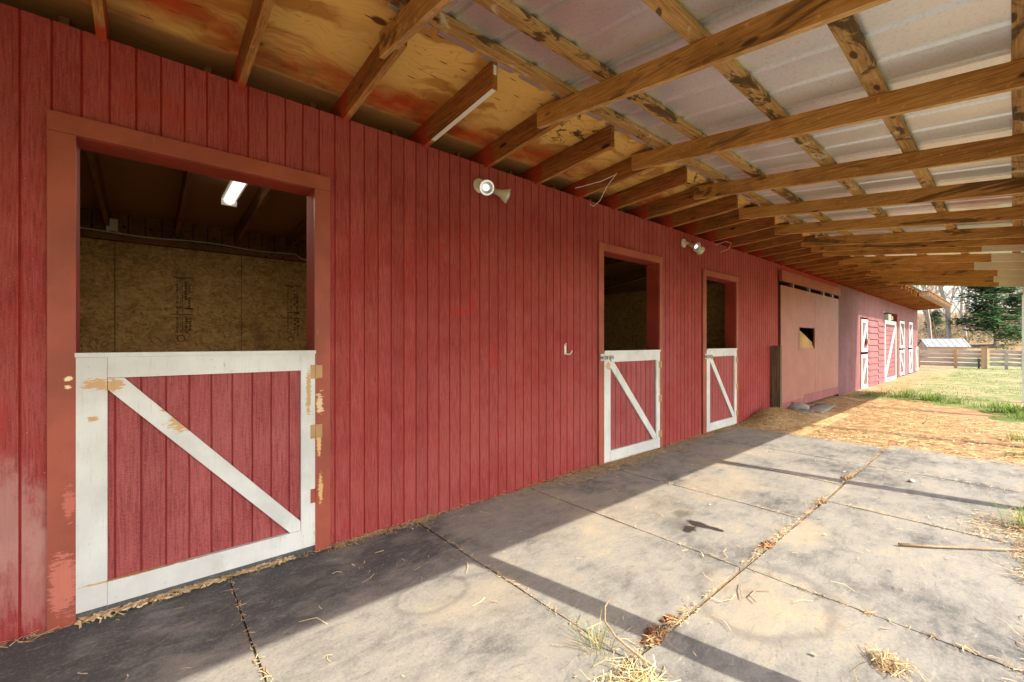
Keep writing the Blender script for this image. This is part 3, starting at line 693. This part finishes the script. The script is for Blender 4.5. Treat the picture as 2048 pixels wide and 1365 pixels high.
# ------------------------------------------------------------------ GROUND, MATS
def gz(x,y):
    z=mnoise.noise((x*.25,y*.25,0))*.03
    nearf=max(0,min(1,(max(abs(x-5)-8,0)+max(-3.6-y,0))/6)); z*=nearf
    if x>38: z+= (x-38)*.055+ .3*mnoise.noise((x*.06,y*.06,3))*min(1,(x-38)/10)
    return z-.022
g=MB(); 
def axis(a,b,fine0,fine1,fs,cs):
    v=[a]; 
    while v[-1]<b:
        st=fs if fine0<=v[-1]<fine1 else cs
        v.append(v[-1]+st)
    return v
gx=axis(-60,150,-6,40,1.,6.); gy=axis(-120,120,-8,6,1.,6.)
gx=[-600,-250]+gx+[260,600]; gy=[-600,-260]+gy+[260,600]
for a in gx:
    for b in gy: g.v.append((a,b,gz(a,b)))
nb=len(gy)
for i in range(len(gx)-1):
    for j in range(nb-1):
        g.f.append((i*nb+j,(i+1)*nb+j,(i+1)*nb+j+1,i*nb+j+1)); g.m.append(0)
tag(g.build('ground',m_ground,None,True),kind='structure')

row1=[(-2.08,-.86,None),(-.86,.372,'black rubber mat under the left part of the large half door'),(.372,1.588,'dark rubber mat reaching from the large half door to the bare wall'),
 (1.588,2.768,'rubber mat against the wall crossed by the broadest post shadow'),(2.768,3.885,'dusty rubber mat with dark wet stains on it'),(3.885,5.125,'rubber mat lying before the middle stall door'),
 (5.125,6.17,'rubber mat against the wall between the two narrow stall doors'),(6.17,7.38,'rubber mat before the farthest half door, next to the straw')]
row2=[(-.40,1.2,None),(1.2,2.785,'rubber mat with a pale round dust mark nearest the camera'),(2.785,4.50,'rubber mat with a long dry stick lying on it'),(4.50,6.12,'rubber mat of the outer row under the thin post shadow'),(6.12,7.55,'outermost far rubber mat bordering the straw covered dirt')]
def floor_mat(x0,x1,y0,y1,label):
    b=MB(); nx,ny=10,14; seed=rnd.random()*100
    cx,cy=(x0+x1)/2,(y0+y1)/2; sk=rnd.uniform(-.006,.006)
    def P(i,j,top):
        u,v=i/nx,j/ny; X=x0+.005+(x1-x0-.010)*u; Y=y0+.006+(y1-y0-.012)*v
        X+=sk*(v-.5)*2; ed=max(abs(u-.5),abs(v-.5))*2
        X+=.006*mnoise.noise((Y*2.2,seed,1)) ; Y+=.006*mnoise.noise((X*2.2,seed,5))
        z=.006*mnoise.noise((X*1.6,Y*1.6,2))+.0025*mnoise.noise((X*3+seed,Y*3,2))+.004*(mnoise.noise((X*.9,Y*.9,3)))*ed+.0
        return (X-cx,Y-cy,(z+.004) if top else -.018)
    for i in range(nx+1):
        for j in range(ny+1): b.v.append(P(i,j,True))
    for i in range(nx):
        for j in range(ny):
            a=i*(ny+1)+j; b.f.append((a,a+ny+1,a+ny+2,a+1)); b.m.append(0)
    tops=list(b.v); base_t=len(b.v)
    per=[(i,0) for i in range(nx)]+[(nx,j) for j in range(ny)]+[(i,ny) for i in range(nx,0,-1)]+[(0,j) for j in range(ny,0,-1)]
    npz=len(per)
    for (i,j) in per: b.v.append(tops[i*(ny+1)+j])
    base=len(b.v)
    for (i,j) in per: b.v.append(P(i,j,False))
    for q in range(npz):
        b.f.append((base+q,base+(q+1)%npz,base_t+(q+1)%npz,base_t+q)); b.m.append(0)
    o=b.build('floor_mat',m_rub,None); o.location=(cx,cy,0)
    for q,p in enumerate(o.data.polygons): p.use_smooth=q<nx*ny
    return tag(o,label or 'dark rubber mat left of the large half door',"rubber mat","rubber mats under the lean-to")
for x0,x1,l in row1: floor_mat(x0,x1,-1.918,-.004,l)
for x0,x1,l in row2: floor_mat(x0,x1,-3.78+rnd.uniform(-.05,.05),-1.935,l if l else 'dark rubber mat behind the dust marked one')

# ------------------------------------------------------------------ litter: straw, shavings, clods, grass
def strawbit(mb,x,y,z,L,wd,ang,tilt=.0,m=0,bend=0.):
    c,s=math.cos(ang),math.sin(ang); h=L/2; tz=math.tan(tilt)*h
    px,py=-s*wd/2,c*wd/2
    A=(x-c*h,y-s*h,z-tz); B=(x+c*h,y+s*h,z+tz); Cc=(x-s*bend,y+c*bend,z+abs(bend)*.3)
    mb.quad([(A[0]-px,A[1]-py,A[2]),(Cc[0]-px,Cc[1]-py,Cc[2]),(Cc[0]+px,Cc[1]+py,Cc[2]+wd*.4),(A[0]+px,A[1]+py,A[2]+wd*.4)],m)
    mb.quad([(Cc[0]-px,Cc[1]-py,Cc[2]),(B[0]-px,B[1]-py,B[2]),(B[0]+px,B[1]+py,B[2]+wd*.4),(Cc[0]+px,Cc[1]+py,Cc[2]+wd*.4)],m)
S=random.Random(11)
st=MB()
def scatter(n,fx,fy,zf=lambda x,y:.012,L=(.02,.07),wd=(.0018,.004),tl=.25,mats=(0,)):
    for _ in range(n):
        x,y=fx(),fy()
        y=y(x) if callable(y) else y
        l=S.uniform(*L)
        strawbit(st,x,y,zf(x,y)+S.uniform(0,.006),l,S.uniform(*wd),S.uniform(0,6.28),S.uniform(-tl,tl),S.choice(mats),S.uniform(-.2,.2)*l)
# wall foot
scatter(1500,lambda:S.uniform(-1,9),lambda:-abs(S.gauss(0,.035))-.004)
scatter(500,lambda:S.uniform(.9,1.75),lambda:-abs(S.gauss(0,.05))-.004)
scatter(3800,lambda:S.gauss(4.1,.75),lambda:-abs(S.gauss(0,.12))-.004,zf=lambda x,y:.01+.03*math.exp(y*9)*S.random())
scatter(2200,lambda:S.gauss(6.8,.7),lambda:-abs(S.gauss(0,.07))-.004,zf=lambda x,y:.01+.02*S.random())
# under the large door: shavings
scatter(620,lambda:S.uniform(-.25,.72),lambda:S.gauss(-.02,.018),L=(.015,.05),wd=(.005,.011),mats=(1,))
# joint between the two rows, tapering
def jointy(): return S.gauss(-1.926,.013)
def jx():
    while True:
        x=S.uniform(1.2,7.4)
        if mnoise.noise((x*3.1,2.7,0))+.5*mnoise.noise((x*9,1.7,0))>S.uniform(-.25,.5): return x
scatter(480,jx,jointy,L=(.015,.045))
scatter(430,lambda:S.choice([S.gauss(3.3,.3),S.gauss(4.4,.12),S.gauss(5.4,.14),S.gauss(1.9,.12)]),lambda:S.gauss(-1.926,.018),zf=lambda x,y:.012+S.random()*.02,L=(.015,.05))
for sx in (.372,1.588,2.768,3.885,5.125,6.17):
    scatter(130,lambda:S.gauss(sx,.008),lambda:S.uniform(-1.9,-.05),L=(.015,.05))
for sx in (2.785,4.50,6.12): scatter(110,lambda:S.gauss(sx,.008),lambda:S.uniform(-3.3,-1.95))
scatter(420,lambda:S.gauss(4.75,.18),lambda:S.gauss(-2.93,.10))
scatter(1200,lambda:S.uniform(3.8,5.4),lambda:S.gauss(-3.14,.07),zf=lambda x,y:.012+S.random()*.03,L=(.03,.12))
scatter(900,lambda:S.uniform(2.6,7.4),lambda:S.gauss(-3.2,.08),L=(.03,.1))
# loose pieces on the mats
scatter(300,lambda:S.uniform(-.2,7.3),lambda:S.uniform(-3.0,-.05),L=(.015,.06),wd=(.002,.004),mats=(0,1,2))
scatter(22,lambda:S.uniform(0,7.3),lambda:S.uniform(-3.0,-.05),L=(.012,.03),wd=(.008,.014),mats=(1,))
scatter(30,lambda:S.uniform(0,4.),lambda:S.uniform(-2.6,-.1),L=(.07,.16),wd=(.002,.003),mats=(2,),tl=.03)
tag(st.build('straw_litter',[m_straw,m_chip,m_hay],None),'loose straw and shavings along the wall foot and in the mat joints','straw',kind='stuff')

# straw covered dirt beyond the mats
st=MB(); 
def pileh(x,y):
    a=.20*math.exp(-((x-8.45)/.6)**2-((y+.25)/.27)**2); b=.07*math.exp(-((x-9.4)/.7)**2-((y+.45)/.3)**2); c=.05*math.exp(-((x-12.9)/1.1)**2-((y+.2)/.3)**2)
    return a+b+c
gs=lambda x,y:gz(x,y)+.012+.012*max(0,mnoise.noise((x*2.5,y*2.5,4)))
for _ in range(21000):
    x=7.3+S.random()**1.15*7.2; y=S.uniform(-3.6,-.02)
    dens=.55+.6*mnoise.noise((x*.8,y*.8,1))-(.5 if (x>11.5 and y<-1.8) else 0)
    if S.random()>dens: continue
    l=S.uniform(.04,.14); strawbit(st,x,y,gs(x,y)+S.random()*.012,l,S.uniform(.003,.007),S.uniform(0,6.28),S.uniform(-.15,.15),S.choice((0,0,1,2)),S.uniform(-.2,.2)*l)
tag(st.build('straw_cover',[m_straw,m_chip,m_hay],None),'orange straw spread over the dirt beyond the rubber mats','straw',kind='stuff')
st=MB(); hs=MB(); nx,ny=36,16
for i in range(nx+1):
    for j in range(ny+1):
        x=7.4+i/nx*3.1; y=-1.0+j/ny*.995; hs.v.append((x,y,gz(x,y)+pileh(x,y)*(1+.35*mnoise.noise((x*6,y*6,2)))+.002-.02*(j==0)))
for i in range(nx):
    for j in range(ny): hs.f.append((i*(ny+1)+j,(i+1)*(ny+1)+j,(i+1)*(ny+1)+j+1,i*(ny+1)+j+1)); hs.m.append(0)
pile=thing('straw_pile','heap of brown straw at the wall foot before the short timber post','straw pile',(8.5,-.3,0))
lpart(hs,'heap',m_straw,pile,True)
for _ in range(5200):
    x=S.gauss(8.55,.62); y=-abs(S.gauss(.1,.32))-.01
    if x<7.3: continue
    l=S.uniform(.04,.13); strawbit(st,x,y,gz(x,y)+pileh(x,y)+.012+S.random()*.02,l,S.uniform(.003,.006),S.uniform(0,6.28),S.uniform(-.5,.5),S.choice((0,0,0,1)),S.uniform(-.25,.25)*l)
lpart(st,'loose_straw',[m_straw,m_hay],pile)['kind']='stuff'

# torn rubber scraps by the sliding door
def scrap(cx,cy,w,l,rz,curl,label):
    b=MB(); n=8; c,s=math.cos(rz),math.sin(rz)
    for i in range(n+1):
        for j in range(n+1):
            u,v=i/n-.5,j/n-.5; X=u*w*(1+.15*mnoise.noise((j*.7,cx,1))); Y=v*l*(1+.15*mnoise.noise((i*.7,cy,2)))
            z=.03+curl*max(0,1-(2*v)**2)*.6+curl*.7*max(0,u*2)**2+.01*mnoise.noise((i*.6,j*.6,cx))
            for th in (0,):
                b.v.append((X*c-Y*s,X*s+Y*c,z))
    for i in range(n):
        for j in range(n): b.f.append((i*(n+1)+j,(i+1)*(n+1)+j,(i+1)*(n+1)+j+1,i*(n+1)+j+1)); b.m.append(0)
    o=b.build('rubber_scrap',m_rub,None,True,None); o.location=(cx,cy,gz(cx,cy)+pileh(cx,cy)); md=o.modifiers.new('thick','SOLIDIFY'); md.thickness=.018
    return tag(o,label,'rubber scrap','torn rubber scraps by the sliding door')
scrap(9.75,-.22,.75,.42,.25,.10,'curled torn piece of rubber matting by the sliding door')
scrap(10.55,-.40,1.3,.34,.05,.04,'flat grey piece of rubber matting running along the sliding door')
scrap(9.35,-.42,.36,.22,-.3,.03,'smallest rubber scrap lying on the straw pile edge')

# soil clods pushed up in the mat joint
def clod(cx,cy,r,label,n=30):
    b=MB()
    for q in range(n):
        a=S.uniform(0,6.28); d=S.random()**.6*r; x,y=math.cos(a)*d*1.3,math.sin(a)*d*.7; rr=r*S.uniform(.05,.24)*(1.2-d/r*.5)
        base=len(b.v); seg,rings=8,5; sd=S.random()*50
        for i in range(rings+1):
            ph=math.pi*i/rings
            for j in range(seg):
                th=2*math.pi*j/seg; v=Vector((math.sin(ph)*math.cos(th),math.sin(ph)*math.sin(th),math.cos(ph)*.7))
                v*=rr*(1+.9*mnoise.noise(v*2.6+Vector((sd,0,0)))+S.uniform(-.22,.22)); b.v.append((x+v.x,y+v.y,max(v.z+rr*.35,-.004)))
        for i in range(rings):
            for j in range(seg): b.f.append((base+i*seg+j,base+i*seg+(j+1)%seg,base+(i+1)*seg+(j+1)%seg,base+(i+1)*seg+j)); b.m.append(0)
    o=b.build('soil_clump',m_clod,None,False); o.location=(cx,cy,.008)
    return tag(o,label,'soil clump','soil clumps in the mat joint')
clod(1.80,-1.91,.065,'biggest lump of red soil in the mat joint beside the broad shadow',60)
clod(1.96,-1.90,.05,'dark soil lump inside the broad post shadow')
clod(3.20,-1.92,.06,'soil lump in the mat joint between the wet stain mat and the stick mat')
clod(5.40,-1.90,.06,'soil lump in the mat joint where the thin post shadow crosses it')
clod(4.42,-1.93,.05,'soil lump at the corner of the outer row mats before the thin shadow')

def blade(mb,x,y,z,h,lean_,az,wd,m=0,n=3):
    c,s=math.cos(az),math.sin(az); px,py=-s*wd/2,c*wd/2; prev=None
    for i in range(n+1):
        t=i/n; d=lean_*h*t*t; zz=z+h*(t-.25*lean_*t*t); k=(1-t)**.7 if i<n else .05
        p=((x+c*d-px*k,y+s*d-py*k,zz),(x+c*d+px*k,y+s*d+py*k,zz))
        if prev: mb.quad([prev[0],p[0],p[1],prev[1]],m)
        prev=p
def tuft(cx,cy,r,n,h,label,mats,name='grass_tuft',wd=(.003,.006),mi=(0,),lean=(.2,1.3),cat='grass tuft',group=None,dry=0):
    b=MB()
    for _ in range(n):
        a=S.uniform(0,6.28); d=abs(S.gauss(0,r*.5)); x,y=math.cos(a)*d,math.sin(a)*d
        blade(b,x,y,-.015,S.uniform(h*.45,h),S.uniform(*lean),a+S.gauss(0,.7),S.uniform(*wd),S.choice(mi))
    for _ in range(dry):
        l=S.uniform(.05,.14); strawbit(b,S.gauss(0,r*.7),S.gauss(0,r*.7),.01+S.random()*.03,l,.003,S.uniform(0,6.28),S.uniform(-.3,.3),len(mats)-1,S.uniform(-.2,.2)*l)
    if cx>8: b.lathe([(.02,0),(.018,r*.5),(.006,r*1.1),(-.02,r*1.5)],(0,0,-.012),(0,0,1),14,len(mats)-1)
    o=b.build(name,mats,None); o.location=(cx,cy,gz(cx,cy)+.02); return tag(o,label,cat,group)
tuft(1.545,-1.80,.11,80,.19,'wispy pale green grass tuft growing through the nearest mat joint',[m_bgrass,m_hay],mi=(0,0,0,1),wd=(.002,.0035),dry=25)
tuft(1.37,-1.985,.05,20,.06,'clump of dry hay at the bottom of the near mat joint',[m_hay,m_hay],'hay_clump',cat='hay',dry=70)
tuft(1.52,-2.05,.06,20,.06,'pale hay clump right of the grass tuft at the mat joint',[m_hay,m_hay],'hay_clump',cat='hay',dry=110)
tuft(2.40,-2.66,.045,16,.05,'small brown straw wad lying alone on the outer mat',[m_straw,m_straw],'hay_clump',cat='hay',dry=90)
tuft(4.95,-3.08,.12,110,.26,'bright green grass tuft at the outer mat edge',[m_grass,m_straw],mi=(0,0,0,1),dry=60,wd=(.004,.007))
tuft(9.45,-3.12,.22,120,.22,'green weeds on the dirt at the right past the mats',[m_grass,m_straw],mi=(0,0,0,1),wd=(.005,.012))
tuft(8.2,-3.15,.18,80,.16,'low green weeds beside the last outer mat',[m_grass,m_straw],mi=(0,0,1),wd=(.005,.01))
tuft(2.95,-3.16,.12,60,.22,'dry grass tuft at the mat edge in the lower right corner',[m_hay,m_straw],mi=(0,1),dry=60)
for i,(cx,cy,n,h,r,lab) in enumerate([(14.15,-.62,130,.26,.35,'bluish grass tuft nearest the barn wall at the dirt edge'),(14.5,-1.25,190,.33,.45,'bright grass clump left of the leafy weed'),(14.2,-1.75,150,.30,.38,'broad leafy green weed in the grass edge'),(13.9,-2.15,130,.22,.4,'low green clump right of the leafy weed'),(13.6,-2.75,160,.28,.4,'grass clump left of the far white post'),(13.0,-3.05,190,.32,.4,'thick grass clump in front of the far white post'),(12.0,-3.15,120,.24,.35,'grass clump near the right edge of the dirt')]):
    tuft(cx,cy,r,n,h,lab,[m_bgrass if i==0 else m_grass,m_lgrass],mi=(0,0,1),wd=(.012,.03) if i in(2,5) else (.006,.014),group='green clumps along the dirt edge')
# lawn
gr=MB()
for _ in range(15000):
    x=14.2+S.random()**1.6*21; y=S.uniform(-5.5,1.0)-(x-14)*.0
    if y>-.35 and x<28.6: continue
    if mnoise.noise((x*.45,y*.8,7))+.3*mnoise.noise((x*2,y*2,1))<-.02: continue
    blade(gr,x,y,gz(x,y)-.005,S.uniform(.03,.085),S.uniform(.3,1.3),S.uniform(0,6.28),S.uniform(.007,.015),S.choice((0,0,1)),2)
tag(gr.build('lawn_grass',[m_lgrass,m_grass],None),'short patchy grass between the barn and the fence','grass',kind='stuff')

def stick(pts,r,label,name='stick'):
    k=MB(); k.tube(pts,r,6); return tag(k.build(name,m_stick,None,True),label,'stick')
stick([(3.86,-2.50,.022),(4.0,-2.66,.02),(4.18,-2.84,.02),(4.42,-3.1,.022)],[.009,.008,.007,.006],'long straight dry stick lying on the outer mat')
stick([(1.62,-2.02,.02),(1.60,-1.93,.05),(1.575,-1.86,.085),(1.58,-1.80,.12),(1.62,-1.77,.155),(1.70,-1.75,.17)],[.006,.006,.005,.004,.004,.002],'thin curved twig rising from the near mat joint','twig')
stick([(10.0,-2.0,.0),(10.05,-2.05,.06),(10.06,-2.06,.16),(10.10,-2.10,.20)],[.006,.005,.004,.002],'small upright twig on the straw covered dirt','twig')
stick([(2.42,-2.06,.018),(2.50,-2.02,.02),(2.57,-2.00,.02)],[.003,.003,.002],'small straw stalk on the dust mark','twig')
stick([(2.44,-2.12,.018),(2.47,-2.08,.02),(2.56,-2.08,.02),(2.62,-2.14,.02)],[.003,.003,.003,.002],'forked straw stalk on the dust mark','twig')
k=MB(); k.lathe([(0,0),(.004,.022),(.014,.030),(.024,.022),(.028,0)],(0,0,0),(0,0,1),9)
o=k.build('stone',m_stone,None,True); o.location=(5.75,-2.35,.005); o.scale=(1.2,.9,1); tag(o,'single pale stone on the outer row of mats','stone')

# ------------------------------------------------------------------ FENCE, SHED
fn=thing('paddock_fence','grey board fence across the grass with orange posts','fence',(34,-.2,0))
zb=gz(34,0)
for j,(z,th) in enumerate(((.80,.16),(.575,.185),(.33,.20),(.08,.20))):
    p=MB(); segs=[9,6.2,3.4,.6,-1.0,-2.05] 
    for a,b in zip(segs,segs[1:]):
        dz=S.uniform(-.02,.02); p.hexa([(33.98,b,z+dz),(34.02,b,z+dz),(34.02,a-.004,z-dz*.4),(33.98,a-.004,z-dz*.4),(33.98,b,z+th+dz),(34.02,b,z+th+dz),(34.02,a-.004,z+th-dz*.4),(33.98,a-.004,z+th-dz*.4)])
    lpart(p,'rail',m_fence,fn)
for y in (6.2,3.4,.55,-.95,):
    p=MB(); p.box(33.90,33.975,y-.07,y+.07,-.05,1.02); lpart(p,'post',m_fpost,fn)
p=MB(); p.box(33.82,34.0,-2.12,-1.90,-.05,1.12); p.box(33.80,34.02,-2.15,-1.87,1.12,1.17); o=lpart(p,'post',m_fpost,fn); o['label']='thick capped orange post'
p=MB(); p.box(33.78,33.815,-1.86,-1.78,.0,.55); o=lpart(p,'stake',m_fdark,fn)
f2=thing('fence_panel','darker grey slatted fence panel right of the capped orange post','fence',(34,-2.8,0))
for z,th,sag in ((.82,.17,.0),(.62,.15,-.02),(.41,.15,.03),(.17,.18,-.01)):
    p=MB(); a,m_,b=-2.2,-2.8,-3.36
    p.hexa([(34.0,m_,z+sag),(34.04,m_,z+sag),(34.04,a,z),(34.0,a,z),(34.0,m_,z+th+sag),(34.04,m_,z+th+sag),(34.04,a,z+th),(34.0,a,z+th)])
    p.hexa([(34.0,b,z-.02),(34.04,b,z-.02),(34.04,m_-.002,z+sag),(34.0,m_-.002,z+sag),(34.0,b,z+th-.03),(34.04,b,z+th-.03),(34.04,m_-.002,z+th+sag),(34.0,m_-.002,z+th+sag)])
    lpart(p,'slat',m_fence,f2)
for y,mm in ((-3.34,m_fence),(-3.62,m_fpost),(-2.78,m_fence)):
    p=MB(); p.box(33.93,33.995,y-.06,y+.06,-.05,1.02); lpart(p,'post',mm,f2)
p=MB()
for y in (-5.5,-8,-10.5,-13): p.box(33.9,34,y-.06,y+.06,-.05,1.02)
for z in (.2,.5,.8): p.box(33.98,34.02,-13,-3.7,z,z+.13)
tag(p.build('paddock_fence',m_fence,None),'fence run continuing out past the right of the yard','fence')

sx,sy=45.0,.42; szb=gz(sx,sy)
sh=thing('garden_shed','low tan shed with a pale metal roof behind the fence','shed',(sx,sy,szb))
k=MB(); hw,hl=.80,1.12
k.box(-hw,hw,-hl,hl,-.2,.76)
k.quad([(-hw,hl,.76),(0,hl,1.27),(hw,hl,.76)]); k.quad([(hw,-hl,.76),(0,-hl,1.27),(-hw,-hl,.76)])
k.build('wall',m_shwall,sh)
k=MB()
for q in (-1,1):
    k.hexa([(0,-hl-.1,1.29),(0,hl+.1,1.29),(q*(hw+.15),hl+.1,.70),(q*(hw+.15),-hl-.1,.70),(0,-hl-.1,1.32),(0,hl+.1,1.32),(q*(hw+.15),hl+.1,.73),(q*(hw+.15),-hl-.1,.73)])
for i in range(7):
    y=-hl+i*.36
    k.hexa([(0,y,1.322),(0,y+.03,1.322),(-(hw+.15),y+.03,.732),(-(hw+.15),y,.732),(0,y,1.34),(0,y+.03,1.34),(-(hw+.15),y+.03,.75),(-(hw+.15),y,.75)])
k.build('roof',m_shroof,sh)
sh.rotation_euler=(0,0,.45)

# ------------------------------------------------------------------ TREES
def grow(tb,wb,p,d,L,r,depth,T):
    n=3; pts=[p]; q=p.copy(); dd=d.copy()
    for i in range(n):
        dd=(dd+Vector((T.gauss(0,.10),T.gauss(0,.10),T.gauss(.03,.06)))).normalized(); q=q+dd*L/n; pts.append(q.copy())
    rr=[r*(1-.4*i/n) for i in range(n+1)]
    (tb if depth<=1 else wb).tube(pts,rr,6 if depth==0 else (4 if depth<3 else 3),0,False)
    if depth>=4: return
    nb=(6,5,4,4)[depth]
    for b in range(nb):
        t=T.uniform(.35,1.0) if depth else T.uniform(.25,1.0)
        k=min(int(t*n),n-1); base=pts[k].lerp(pts[k+1],t*n-k)
        az=T.uniform(0,6.28); up=T.uniform(.2,.9)
        nd=(dd*T.uniform(.5,1.)+Vector((math.cos(az),math.sin(az),up))*.8).normalized()
        grow(tb,wb,base,nd,L*T.uniform(.42,.68),r*(1-.4*t)*T.uniform(.35,.6),depth+1,T)
def bare_tree(seed,h,r):
    T=random.Random(seed); tb,wb=MB(),MB()
    grow(tb,wb,Vector((0,0,-.3)),Vector((T.gauss(0,.04),T.gauss(0,.04),1)).normalized(),h*.72,r,0,T)
    root=thing('bare_tree','x','tree')
    tb.build('trunk',m_bark,root); wb.build('crown',m_twig,root); return root
protos=[bare_tree(s,h,r) for s,h,r in ((1,13,.17),(2,15,.15),(3,11,.12),(4,14,.20),(5,9,.10))]
used=[False]*len(protos)
def place(i,x,y,rz,sc_,label,group='bare trees of the wood'):
    if not used[i]: o=protos[i]; used[i]=True
    else: o=copy_tree(protos[i])
    o.location=(x,y,gz(x,y)); o.rotation_euler=(0,0,rz); o.scale=(sc_,)*3
    tag(o,label,'tree',group); return o
def frompx(px,F):
    u=(px-1024)/857; s,c=math.sin(R(40.55)),math.cos(R(40.55)); return F*(s+c*u),F*(c-s*u)-3.0
x_,y_=frompx(1899,40); place(3,x_,y_,.4,1.0,'thick grey bare trunk rising right behind the low shed')
x_,y_=frompx(1933,47); place(1,x_,y_,1.2,1.,'slim straight bare tree just left of the dark evergreen')
x_,y_=frompx(1862,43); place(0,x_,y_,2.2,.9,'bare leaning tree by the barn end')
x_,y_=frompx(2052,44); place(2,x_,y_,2.0,1.1,'pale bare tree branching over the evergreen at the right')
T=random.Random(21)
cnt=0
for _ in range(400):
    if cnt>=44: break
    px=T.uniform(1700,2330); F=T.uniform(48,92); x,y=frompx(px,F)
    place(T.choice((0,1,2,3,4,1)),x,y,T.uniform(0,6.28),T.uniform(.8,1.25),'leafless tree among many in the wood beyond the fence'); cnt+=1

def cedar(seed,h,rad,x,y,label,n=5200):
    T=random.Random(seed); tr=MB(); cr=MB()
    tr.tube([(0,0,-.3),(.05,.02,h*.4),(0,.05,h*.97)],[.16,.10,.02],7)
    lay=int(h*3.6)
    for i in range(lay):
        t=(i+T.random())/lay; z=h*(.05+.93*t); L=rad*(1-t)**.75*T.uniform(.55,1.1)+.2
        for q in range(T.randint(2,4)):
            az=T.uniform(0,6.28); dr=Vector((math.cos(az),math.sin(az),T.uniform(-.05,.22)))
            e=Vector((0,0,z))+dr*L
            tr.tube([(0,0,z),tuple(Vector((0,0,z)).lerp(e,.6)+Vector((0,0,.05))),tuple(e)],[.03,.018,.006],4,0,False)
            m=int(n/(lay*3)*1.0)
            for k in range(m):
                f=T.uniform(.3,1.05); c=Vector((0,0,z))+dr*L*f+Vector((T.gauss(0,.26),T.gauss(0,.26),T.gauss(0,.19)))*(.6+L*.25)
                s=T.uniform(.09,.20); a=T.uniform(0,6.28); u=Vector((math.cos(a),math.sin(a),T.uniform(-.3,.3)))*s*1.7; v=Vector((-math.sin(a),math.cos(a),T.uniform(-.5,.5)))*s*.55
                cr.quad([c-u*.5-v*.4,c-v*.0+u*.1-v,c+u,c+u*.1+v])
    root=thing('cedar_tree',label,'tree',(x,y,gz(x,y)),'evergreens at the wood edge')
    tr.build('trunk',m_bark,root); cr.build('crown',m_cedar,root); return root
x_,y_=frompx(1992,38); cedar(5,10.5,2.75,x_,y_,'tall dark green evergreen behind the slatted fence panel',15000)
x_,y_=frompx(1872,50); cedar(6,3.4,1.5,x_,y_,'small dark evergreen above the shed roof near the barn end',1600)
# understorey
b=MB(); T=random.Random(31)
for _ in range(2600):
    px=T.uniform(1760,2300); F=T.uniform(40,80); x,y=frompx(px,F); 
    if x<37: continue
    h=T.uniform(.6,3.4)*(1 if T.random()<.6 else 2.0)*min(1,(F-34)/16); z=gz(x,y)
    a=Vector((x,y,z-.1)); e=a+Vector((T.gauss(0,.35)*h*.5,T.gauss(0,.35)*h*.5,h)); r=T.uniform(.006,.016)
    b.tube([a,a.lerp(e,.5)+Vector((T.gauss(0,.08),T.gauss(0,.08),0)),e],[r,r*.8,r*.3],3,0,False)
    for q in range(4):
        p=a.lerp(e,T.uniform(.3,.95)); f=p+Vector((T.gauss(0,.4),T.gauss(0,.4),T.uniform(.1,.7)))*h*.3
        b.tube([p,f],[r*.6,r*.25],3,0,False)
tag(b.build('undergrowth',m_brush,None),'tangle of dry brush at the foot of the wood','brush',kind='stuff')
b=MB()
for _ in range(45):
    px=T.uniform(1790,2200); F=T.uniform(34,60); x,y=frompx(px,F)
    if x<38: continue
    z=gz(x,y); R_=T.uniform(.4,1.0)
    for k in range(60):
        c=Vector((x+T.gauss(0,R_*.5),y+T.gauss(0,R_*.5),z+abs(T.gauss(0,R_*.7)))); s=T.uniform(.04,.10); a=T.uniform(0,6.28); e=T.uniform(-1,1)
        u=Vector((math.cos(a),math.sin(a),e))*s; v=Vector((-math.sin(a),math.cos(a),T.uniform(-1,1)))*s*.7; b.quad([c-u,c-v,c+u,c+v])
tag(b.build('shrub_layer',m_bush,None),'scattered olive green leaves low in the wood','brush',kind='stuff')

# ------------------------------------------------------------------ LIGHT
AZ=math.atan2(.20,1.0)          # sun stands toward -Y, a little to +X
EL=R(43.6)
to_sun=Vector((math.sin(AZ)*math.cos(EL),-math.cos(AZ)*math.cos(EL),math.sin(EL)))
sl=bpy.data.lights.new('sun','SUN'); sl.energy=2.6; sl.angle=R(.6); sl.color=(1.,.93,.80)
so=bpy.data.objects.new('sun',sl); COL.objects.link(so); so.rotation_euler=to_sun.to_track_quat('Z','Y').to_euler()
W=bpy.data.worlds.new('World'); sc.world=W; W.use_nodes=True; nt=W.node_tree
bg=nt.nodes['Background']; sk=nt.nodes.new('ShaderNodeTexSky'); sk.sky_type='NISHITA'; sk.sun_disc=False
sk.sun_elevation=EL; sk.sun_rotation=math.atan2(to_sun.x,to_sun.y); sk.air_density=1.0; sk.dust_density=3.0; sk.ozone_density=1.0; sk.altitude=200
nt.links.new(sk.outputs[0],bg.inputs[0]); bg.inputs[1].default_value=.15

al=bpy.data.lights.new('strip_lamp','AREA'); al.shape='RECTANGLE'; al.size=.08; al.size_y=1.1; al.energy=4.5; al.color=(1,.93,.8)
ao=bpy.data.objects.new('strip_lamp',al); COL.objects.link(ao); ao.location=(.62,1.36,2.712)      # the lit strip light in the nearest stall
# ------------------------------------------------------------------ CAMERA
cam=bpy.data.cameras.new('camera'); co=bpy.data.objects.new('camera',cam); COL.objects.link(co)
cam.sensor_width=36; cam.lens=857/2048*36; cam.shift_y=3.5/2048; cam.clip_start=.02; cam.clip_end=2000
co.location=(0,-3.0,1.38); co.rotation_euler=(R(90),0,-R(40.55)); sc.camera=co
sc.view_settings.view_transform='Standard'; sc.view_settings.look='None'; sc.view_settings.exposure=1.75
sc.view_settings.use_white_balance=True; sc.view_settings.white_balance_temperature=6800; sc.view_settings.white_balance_tint=10; sc.view_settings.gamma=1
sc.cycles.max_bounces=10; sc.cycles.diffuse_bounces=6; sc.cycles.use_denoising=True
